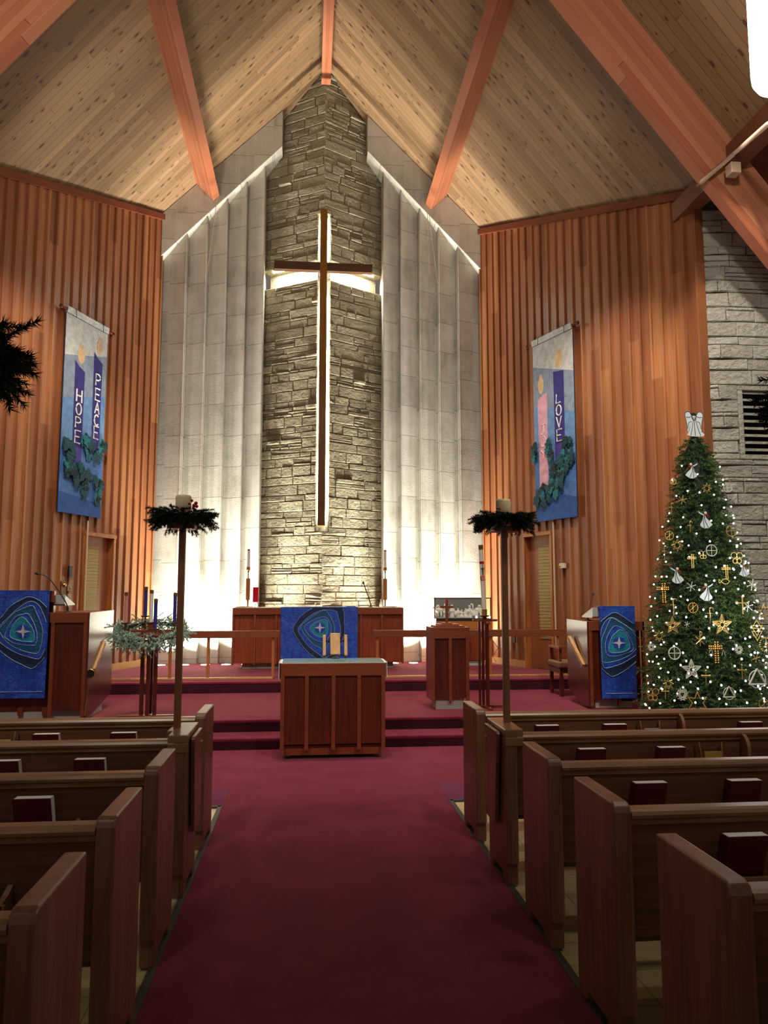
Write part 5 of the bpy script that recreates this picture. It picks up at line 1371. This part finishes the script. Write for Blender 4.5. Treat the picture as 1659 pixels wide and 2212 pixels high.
for i, p in enumerate(bulbs):
    if i < 100:
        if proto is None:
            proto = MB().ball(p, .0095, 6, (1, 1, 1.15)).build('bulb', M['bulb'], lights, frame=Matrix.Translation(p), smooth=True)
            base = WM[lights.name].translation
        else:
            c = proto.copy(); COL.objects.link(c); c.parent = lights; c.location = p-base
    else: rest_.ball(p, .0092, 5)
o = rest_.build('bulbs', M['bulb'], lights, smooth=True); o['kind'] = 'stuff'

# ornaments ------------------------------------------------------------------
def o_ring(mb, c, R, r=.0035, n=24): mb.ring(c, R, r, n, 5)
def pline(mb, c, pts, r=.003, closed=True):
    q = [Vector((c.x+p[0], c.y, c.z+p[1])) for p in pts]
    if closed: q = q+[q[0]]
    for a, b in zip(q, q[1:]): mb.tube([a, b], r, 5)
def beads(mb, c, pts, r, step=None):
    step = step or r*2.1
    for a, b in zip(pts, pts[1:]):
        L = math.hypot(b[0]-a[0], b[1]-a[1]); n = max(1, int(L/step))
        for i in range(n): t = i/n; mb.ball((c.x+a[0]+(b[0]-a[0])*t, c.y, c.z+a[1]+(b[1]-a[1])*t), r, 4)
def arcp(cx, cz, R, a0, a1, n=14): return [(cx+R*math.cos(a0+(a1-a0)*k/n), cz+R*math.sin(a0+(a1-a0)*k/n)) for k in range(n+1)]
def orn(kind, px, py, size, label, mt=None):
    R_ = size/2*(TY-.4)/F_PX; c = surf(px, py, .045); c = Vector(c); mb = MB(); par = None; name = kind
    cat = 'ornament'
    if kind == 'wheel_ornament':
        o_ring(mb, c, R_, R_*.09, 28); mb.tube([c+Vector((-R_, 0, 0)), c+Vector((R_, 0, 0))], R_*.07, 6); mb.tube([c+Vector((0, 0, -R_)), c+Vector((0, 0, R_))], R_*.07, 6)
    elif kind == 'star_ornament8':
        name = 'star_ornament'; P8 = [(R_*(1 if k % 2 == 0 else .52)*math.sin(2*PI*k/16), R_*(1 if k % 2 == 0 else .52)*math.cos(2*PI*k/16)) for k in range(16)]
        pline(mb, c, P8, R_*.05); o_ring(mb, c, R_*.45, R_*.05, 18)
    elif kind == 'star_ornament5':
        name = 'star_ornament'
        for k in range(5):
            a = 2*PI*k/5; ca, sa = math.cos(a), math.sin(a); rot = lambda x, z: (x*ca+z*sa, -x*sa+z*ca)
            pline(mb, c, [rot(*p) for p in ((0, R_*1.05), (R_*.14, R_*.72), (R_*.24, R_*.42), (R_*.12, R_*.22), (-R_*.12, R_*.22), (-R_*.24, R_*.42), (-R_*.14, R_*.72))], R_*.045)
            pline(mb, c, [rot(*p) for p in ((0, R_*.85), (R_*.10, R_*.5), (0, R_*.3), (-R_*.10, R_*.5))], R_*.03); pline(mb, c, [rot(*p) for p in ((0, R_*.9), (0, R_*.25))], R_*.025, False)
        o_ring(mb, c, R_*.24, R_*.05, 16)
    elif kind == 'star_ornament6':
        name = 'star_ornament'; beads(mb, c, [(R_*(1 if k % 2 == 0 else .5)*math.sin(2*PI*k/12), R_*(1 if k % 2 == 0 else .5)*math.cos(2*PI*k/12)) for k in range(13)], R_*.055)
    elif kind == 'cross_ornament':
        w_ = R_*.13
        for dx in (-w_, w_): beads(mb, c, [(dx, -R_), (dx, R_)], R_*.09)
        for dz in (R_*.25, R_*.45): beads(mb, c, [(-R_*.68, dz), (R_*.68, dz)], R_*.09)
    elif kind == 'small_cross_ornament':
        name = 'cross_ornament'; mb.tube([c+Vector((0, 0, -R_)), c+Vector((0, 0, R_))], R_*.08, 6); mb.tube([c+Vector((-R_*.6, 0, R_*.3)), c+Vector((R_*.6, 0, R_*.3))], R_*.08, 6)
        for p in ((0, R_), (-R_*.6, R_*.3), (R_*.6, R_*.3)): mb.ball((c.x+p[0], c.y, c.z+p[1]), R_*.14, 5)
    elif kind == 'triquetra_ornament':
        for k in range(3):
            a = 2*PI*k/3+PI/2; x, z = R_*.42*math.cos(a), R_*.42*math.sin(a)
            b = a+PI; pts = arcp(-x*.9, -z*.9, R_*.92, a-1.05, a+1.05); pline(mb, c, pts, R_*.05, False)
            x2, z2 = R_*.5*math.cos(a+PI/3), R_*.5*math.sin(a+PI/3)
            pl = arcp(x2*1.1, z2*1.1, R_*.82, a+PI/3+PI-1.2, a+PI/3+PI+1.2); pline(mb, c, pl, R_*.05, False)
        o_ring(mb, c, R_*.42, R_*.045, 20)
    elif kind == 'triangle_circle_ornament':
        o_ring(mb, c, R_*.85, R_*.05, 24); pline(mb, c, [(0, R_), (R_*.87, -R_*.5), (-R_*.87, -R_*.5)], R_*.09)
    elif kind == 'beaded_ring_ornament':
        beads(mb, c, arcp(0, 0, R_, 0, 2*PI, 20), R_*.11); beads(mb, c, [(0, -R_), (0, R_)], R_*.09); beads(mb, c, [(-R_*.7, -R_*.6), (R_*.7, R_*.6)], R_*.09)
    elif kind == 'crook_ornament':
        pline(mb, c, [(0, -R_), (R_*.06, -R_*.3), (0, R_*.5)]+arcp(R_*.22, R_*.6, R_*.22, PI, 0, 8), R_*.06, False); pline(mb, c, [(-R_*.3, R_*.15), (R_*.3, R_*.15)], R_*.05, False)
    elif kind == 'butterfly_ornament':
        for sx in (-1, 1):
            beads(mb, c, arcp(sx*R_*.42, R_*.38, R_*.42, 0, 2*PI, 14), R_*.075); beads(mb, c, arcp(sx*R_*.32, -R_*.38, R_*.32, 0, 2*PI, 12), R_*.075)
        beads(mb, c, [(0, -R_*.7), (0, R_*.7)], R_*.09)
    elif kind == 'fish_ornament':
        beads(mb, c, arcp(R_*.25, -R_*.35, R_*.78, .5, PI-.5, 12)+[(-R_*.9, -R_*.35)], R_*.06); beads(mb, c, arcp(R_*.25, R_*.35, R_*.78, -.5, -PI+.5, 12)+[(-R_*.9, R_*.35)], R_*.06); beads(mb, c, [(-R_*.9, R_*.35), (-R_*.9, -R_*.35)], R_*.06)
    elif kind == 'burst_ornament':
        for k in range(3):
            a = PI*k/3+.3; mb.tube([c+Vector((-R_*math.cos(a), 0, -R_*math.sin(a))), c+Vector((R_*math.cos(a), 0, R_*math.sin(a)))], R_*.08, 5)
            for s_ in (-1, 1): mb.ball((c.x+s_*R_*math.cos(a), c.y, c.z+s_*R_*math.sin(a)), R_*.14, 5)
    elif kind == 'chi_rho_ornament':
        mb.tube([c+Vector((0, 0, -R_)), c+Vector((0, 0, R_))], R_*.06, 5); mb.tube([c+Vector((-R_*.6, 0, -R_*.7)), c+Vector((R_*.6, 0, R_*.3))], R_*.06, 5); mb.tube([c+Vector((R_*.6, 0, -R_*.7)), c+Vector((-R_*.6, 0, R_*.3))], R_*.06, 5)
        pline(mb, c, arcp(0, R_*.7, R_*.3, PI/2, -PI/2, 8), R_*.06, False)
    elif kind == 'pointed_ornament':
        name = 'star_ornament'; beads(mb, c, [(0, R_*.95), (-R_*.5, R_*.2), (R_*.5, R_*.2), (0, R_*.95)], R_*.05); beads(mb, c, [(0, -R_*.95), (-R_*.5, -R_*.1), (R_*.5, -R_*.1), (0, -R_*.95)], R_*.05)
        beads(mb, c, [(-R_*.55, R_*.45), (R_*.55, R_*.45), (0, -R_*.5), (-R_*.55, R_*.45)], R_*.05)
    if kind in ('angel_ornament', 'angel_ornament_r'):
        s_ = 1 if kind == 'angel_ornament' else -1
        t = thing('angel_ornament', label, cat, tuple(c), 'ornaments on the christmas tree')
        f = lambda pts: [(c.x+s_*p[0]*R_, c.y, c.z+p[1]*R_) for p in pts]
        sk = MB().sheet(f([(.08, .35), (.22, .35), (.36, -.2), (.62, -.55), (.6, -.75), (.2, -.98), (-.25, -.95), (-.72, -.6), (-.5, -.3), (-.1, .05)]), -.006, (0, 1, 0)).build('gown', M['angel'], t)
        mb2 = MB(); 
        for a, b in (((.15, .33), (-.25, -.9)), ((.17, .33), (.2, -.95))): mb2.tube([Vector((c.x+s_*a[0]*R_, c.y-.008, c.z+a[1]*R_)), Vector((c.x+s_*(a[0]*.6+b[0]*.4+.08)*R_, c.y-.008, c.z+(a[1]*.5+b[1]*.5)*R_)), Vector((c.x+s_*b[0]*R_, c.y-.008, c.z+b[1]*R_))], R_*.03, 4)
        mb2.build('lead_lines', M['lead'], sk)
        MB().sheet(f([(.05, .35), (-.35, .25), (-.55, .0), (-.3, .45), (-.05, .6)]), -.006, (0, 1, 0)).build('wing', M['amber'], t)
        MB().sheet(f([(.1, .42), (.5, .62), (.75, .78), (.7, .6), (.3, .38)]), -.006, (0, 1, 0)).build('sleeve', M['angel'], t)
        MB().ball((c.x-s_*.02*R_, c.y-.003, c.z+.62*R_), R_*.16, 8, (1, .4, 1)).build('head', flat('opal_face', '#e8dcc8', .3) if 'opal_face' not in bpy.data.materials else bpy.data.materials['opal_face'], t, smooth=True)
        return
    tag(mb.build(name, mt or M['gold'], origin=tuple(c)), label, cat, 'ornaments on the christmas tree')
G1, G2, SV = M['gold'], M['gold2'], M['silver']
ORN = [('angel_ornament', 1493, 1015, 42, 'highest of the white angels hanging on the tree, wing to the left', None),
 ('star_ornament8', 1527, 1055, 24, 'gold eight-pointed star near the top of the tree, below the highest hanging angel', G1),
 ('beaded_ring_ornament', 1454, 1040, 15, 'small gold beaded ring at the upper left edge of the tree', G1),
 ('wheel_ornament', 1572, 1054, 20, 'pale wheel cross at the upper right edge of the tree', SV),
 ('burst_ornament', 1474, 1080, 20, 'yellow gold snowflake near the upper left of the tree', G1),
 ('crook_ornament', 1450, 1098, 30, 'thin gold crook at the left edge of the tree above the small chi ring', G1),
 ('angel_ornament_r', 1524, 1121, 44, 'second white angel down the tree, just right of centre', None),
 ('wheel_ornament', 1580, 1147, 24, 'gold wheel cross at the right side of the tree, highest gold wheel', G1),
 ('crook_ornament', 1490, 1137, 28, 'thin gold crook left of the second angel', G1),
 ('beaded_ring_ornament', 1446, 1157, 20, 'gold beaded ring with a diagonal at the left edge of the tree', G1),
 ('star_ornament8', 1463, 1178, 28, 'gold eight-pointed star in the left part of the tree, above the third angel', G1),
 ('wheel_ornament', 1537, 1189, 25, 'pale gold wheel cross in the upper middle of the tree', SV),
 ('butterfly_ornament', 1519, 1199, 22, 'small gold butterfly just left of the middle wheel cross', G1),
 ('butterfly_ornament', 1592, 1206, 32, 'gold beaded butterfly at the right edge above the small right angel', G1),
 ('crook_ornament', 1435, 1193, 36, 'thin gold crook at the left edge above the copper beaded cross', G1),
 ('cross_ornament', 1496, 1211, 32, 'pale gold beaded cross between the middle wheel and third angel', M['gold']),
 ('angel_ornament_r', 1463, 1241, 42, 'third white angel down the tree, at the left', None),
 ('angel_ornament', 1525, 1277, 44, 'lowest white angel on the tree, in the middle', None),
 ('angel_ornament_r', 1607, 1229, 34, 'white angel at the right edge of the tree', None),
 ('cross_ornament', 1570, 1234, 32, 'copper beaded cross above the gold fish', G2),
 ('fish_ornament', 1564, 1256, 26, 'gold beaded fish outline in the middle right of the tree', G1),
 ('burst_ornament', 1493, 1267, 20, 'pearl snowflake left of the lowest angel', SV),
 ('cross_ornament', 1434, 1279, 46, 'bright copper beaded cross at the left edge of the tree', G2),
 ('burst_ornament', 1625, 1263, 24, 'pale snowflake at the right edge below the right angel', SV),
 ('crook_ornament', 1454, 1310, 42, 'gold crook above the left filigree star', G1),
 ('beaded_ring_ornament', 1497, 1313, 22, 'copper beaded ring in the middle of the tree', G2),
 ('crook_ornament', 1533, 1328, 38, 'gold crook just above the middle right filigree star', G1),
 ('small_cross_ornament', 1604, 1308, 38, 'thin gold cross at the right, beside a pearl snowflake', G1),
 ('burst_ornament', 1616, 1310, 22, 'pearl snowflake beside the thin gold cross at the right', SV),
 ('star_ornament5', 1453, 1351, 38, 'gold filigree five-pointed star in the left part of the tree', G1),
 ('burst_ornament', 1484, 1349, 12, 'tiny white snowflake right of the left filigree star', SV),
 ('star_ornament5', 1560, 1350, 44, 'gold filigree five-pointed star in the right part of the tree', G1),
 ('pointed_ornament', 1635, 1362, 46, 'gold beaded ornament of stacked triangles at the right edge', G1),
 ('star_ornament8', 1650, 1322, 34, 'gold eight-pointed star cut by the right edge of the photo', G1),
 ('star_ornament8', 1424, 1374, 26, 'small gold eight-pointed star at the left edge near the lectern', G1),
 ('chi_rho_ornament', 1512, 1380, 32, 'gold chi rho sign left of the large copper cross', G1),
 ('triquetra_ornament', 1407, 1398, 22, 'pale knot at the left edge of the tree beside the lectern hanging', SV),
 ('wheel_ornament', 1457, 1411, 27, 'pale gold wheel cross in the lower left of the tree', SV),
 ('cross_ornament', 1548, 1407, 48, 'large copper beaded cross in the lower middle of the tree', G2),
 ('triquetra_ornament', 1596, 1404, 24, 'pearl three-lobed knot right of the large copper cross', SV),
 ('beaded_ring_ornament', 1655, 1393, 30, 'gold beaded ring cut by the right edge of the photo', G1),
 ('burst_ornament', 1634, 1422, 16, 'small gold snowflake at the lower right of the tree', G1),
 ('star_ornament5', 1494, 1447, 44, 'silver filigree five-pointed star low on the tree', SV),
 ('small_cross_ornament', 1525, 1464, 30, 'small gold cross right of the silver filigree star', G1),
 ('small_cross_ornament', 1603, 1452, 30, 'small gold cross left of the large triangle in a ring', G1),
 ('triangle_circle_ornament', 1636, 1467, 44, 'large pearl triangle in a gold ring at the lower right', SV),
 ('star_ornament8', 1444, 1477, 24, 'gold eight-pointed star near the bottom left of the tree', G1),
 ('butterfly_ornament', 1410, 1501, 34, 'copper beaded butterfly at the bottom left edge of the tree', G2),
 ('small_cross_ornament', 1437, 1497, 26, 'small gold cross beside the copper butterfly at the bottom', G1),
 ('triquetra_ornament', 1474, 1500, 34, 'large pearl three-lobed knot at the bottom of the tree', SV),
 ('triangle_circle_ornament', 1575, 1498, 30, 'pearl triangle in a ring at the bottom middle right', SV),
 ('star_ornament6', 1507, 1519, 48, 'copper beaded six-pointed star at the very bottom of the tree', G2),
 ('beaded_ring_ornament', 1650, 1521, 22, 'copper beaded ring at the bottom right corner of the tree', G2)]
for q in ORN: orn(*q)
# alpha and omega on the copper cross are pearl wire letters
c = surf(1548, 1407, .06)
for sx, ch in ((-1, [(-.5, -.4), (-.2, -.4), (-.3, 0), (-.2, .35), (0, .45), (.2, .35), (.3, 0), (.2, -.4), (.5, -.4)]), (1, [(-.4, -.5), (0, .5), (.4, -.5)])):
    mb = MB(); mb.tube([Vector((c.x+sx*.066+p[0]*.05, c.y-.01, c.z-.012+p[1]*.06)) for p in ch], .003, 5)
    tag(mb.build('letter_ornament', SV), 'pearl wire %s hanging %s of the large copper cross' % (('omega', 'left') if sx < 0 else ('letter A', 'right')), 'ornament', 'ornaments on the christmas tree')
# angel on top
c = at(1499, 916, TY-.05); R_ = 29*TY/F_PX
t = thing('angel_tree_topper', 'white stained glass angel with raised wings on top of the tree', 'tree topper', (c.x, c.y, c.z-R_))
f = lambda pts, s=1: [(c.x+s*p[0]*R_, c.y, c.z+p[1]*R_) for p in pts]
gown = MB().sheet(f([(-.16, .42), (.16, .42), (.3, .0), (.45, -.5), (.82, -.85), (.7, -.98), (.2, -1.02), (-.3, -1.0), (-.62, -.9), (-.4, -.5), (-.28, 0)]), -.008, (0, 1, 0)).build('gown', M['angel'], t)
for s in (-1, 1):
    wg = MB().sheet(f([(.14, .35), (.2, .7), (.35, .95), (.55, 1.0), (.72, .85), (.74, .6), (.66, .25), (.6, -.1), (.62, -.55), (.5, -.6), (.32, -.05)], s), -.006, (0, 1, 0)).build('wing', M['angel'], t)
    l = MB(); l.tube([Vector(p)+Vector((0, -.008, 0)) for p in f([(.14, .35), (.2, .7), (.35, .95), (.55, 1.0), (.72, .85), (.74, .6), (.66, .25), (.6, -.1), (.62, -.55)], s)], .0035, 4)
    l.tube([Vector(p)+Vector((0, -.008, 0)) for p in f([(.2, .6), (.45, .5), (.66, .55)], s)], .003, 4); l.tube([Vector(p)+Vector((0, -.008, 0)) for p in f([(.2, .2), (.45, .1), (.55, -.4)], s)], .003, 4)
    l.build('lead_lines', M['lead'], wg)
MB().ball((c.x, c.y-.006, c.z+.6*R_), R_*.17, 8, (1, .5, 1.1)).build('head', M['angel'], t, smooth=True)
MB().lathe([(R_*.2, 0), (R_*.21, R_*.12), (R_*.12, R_*.22), (.001, R_*.25)], (c.x, c.y+.004, c.z+.66*R_), 12).build('hair', M['twig'], t, smooth=True)
l = MB()
for a in (-.2, .02, .3): l.tube([Vector(p)+Vector((0, -.010, 0)) for p in f([(a*.3, .4), (a*.8, -.2), (a*1.6, -.95)])], .0032, 4)
l.tube([Vector(p)+Vector((0, -.010, 0)) for p in f([(-.16, .42), (0, .28), (.16, .42)])], .0032, 4)
l.build('lead_lines', M['lead'], gown)
lamp('POINT', 'tree_fill_light', (TX, TY-.85, 1.6), 8, (1, .95, .95), None, .3)  # added fill in front of the tree, not a lamp of the room
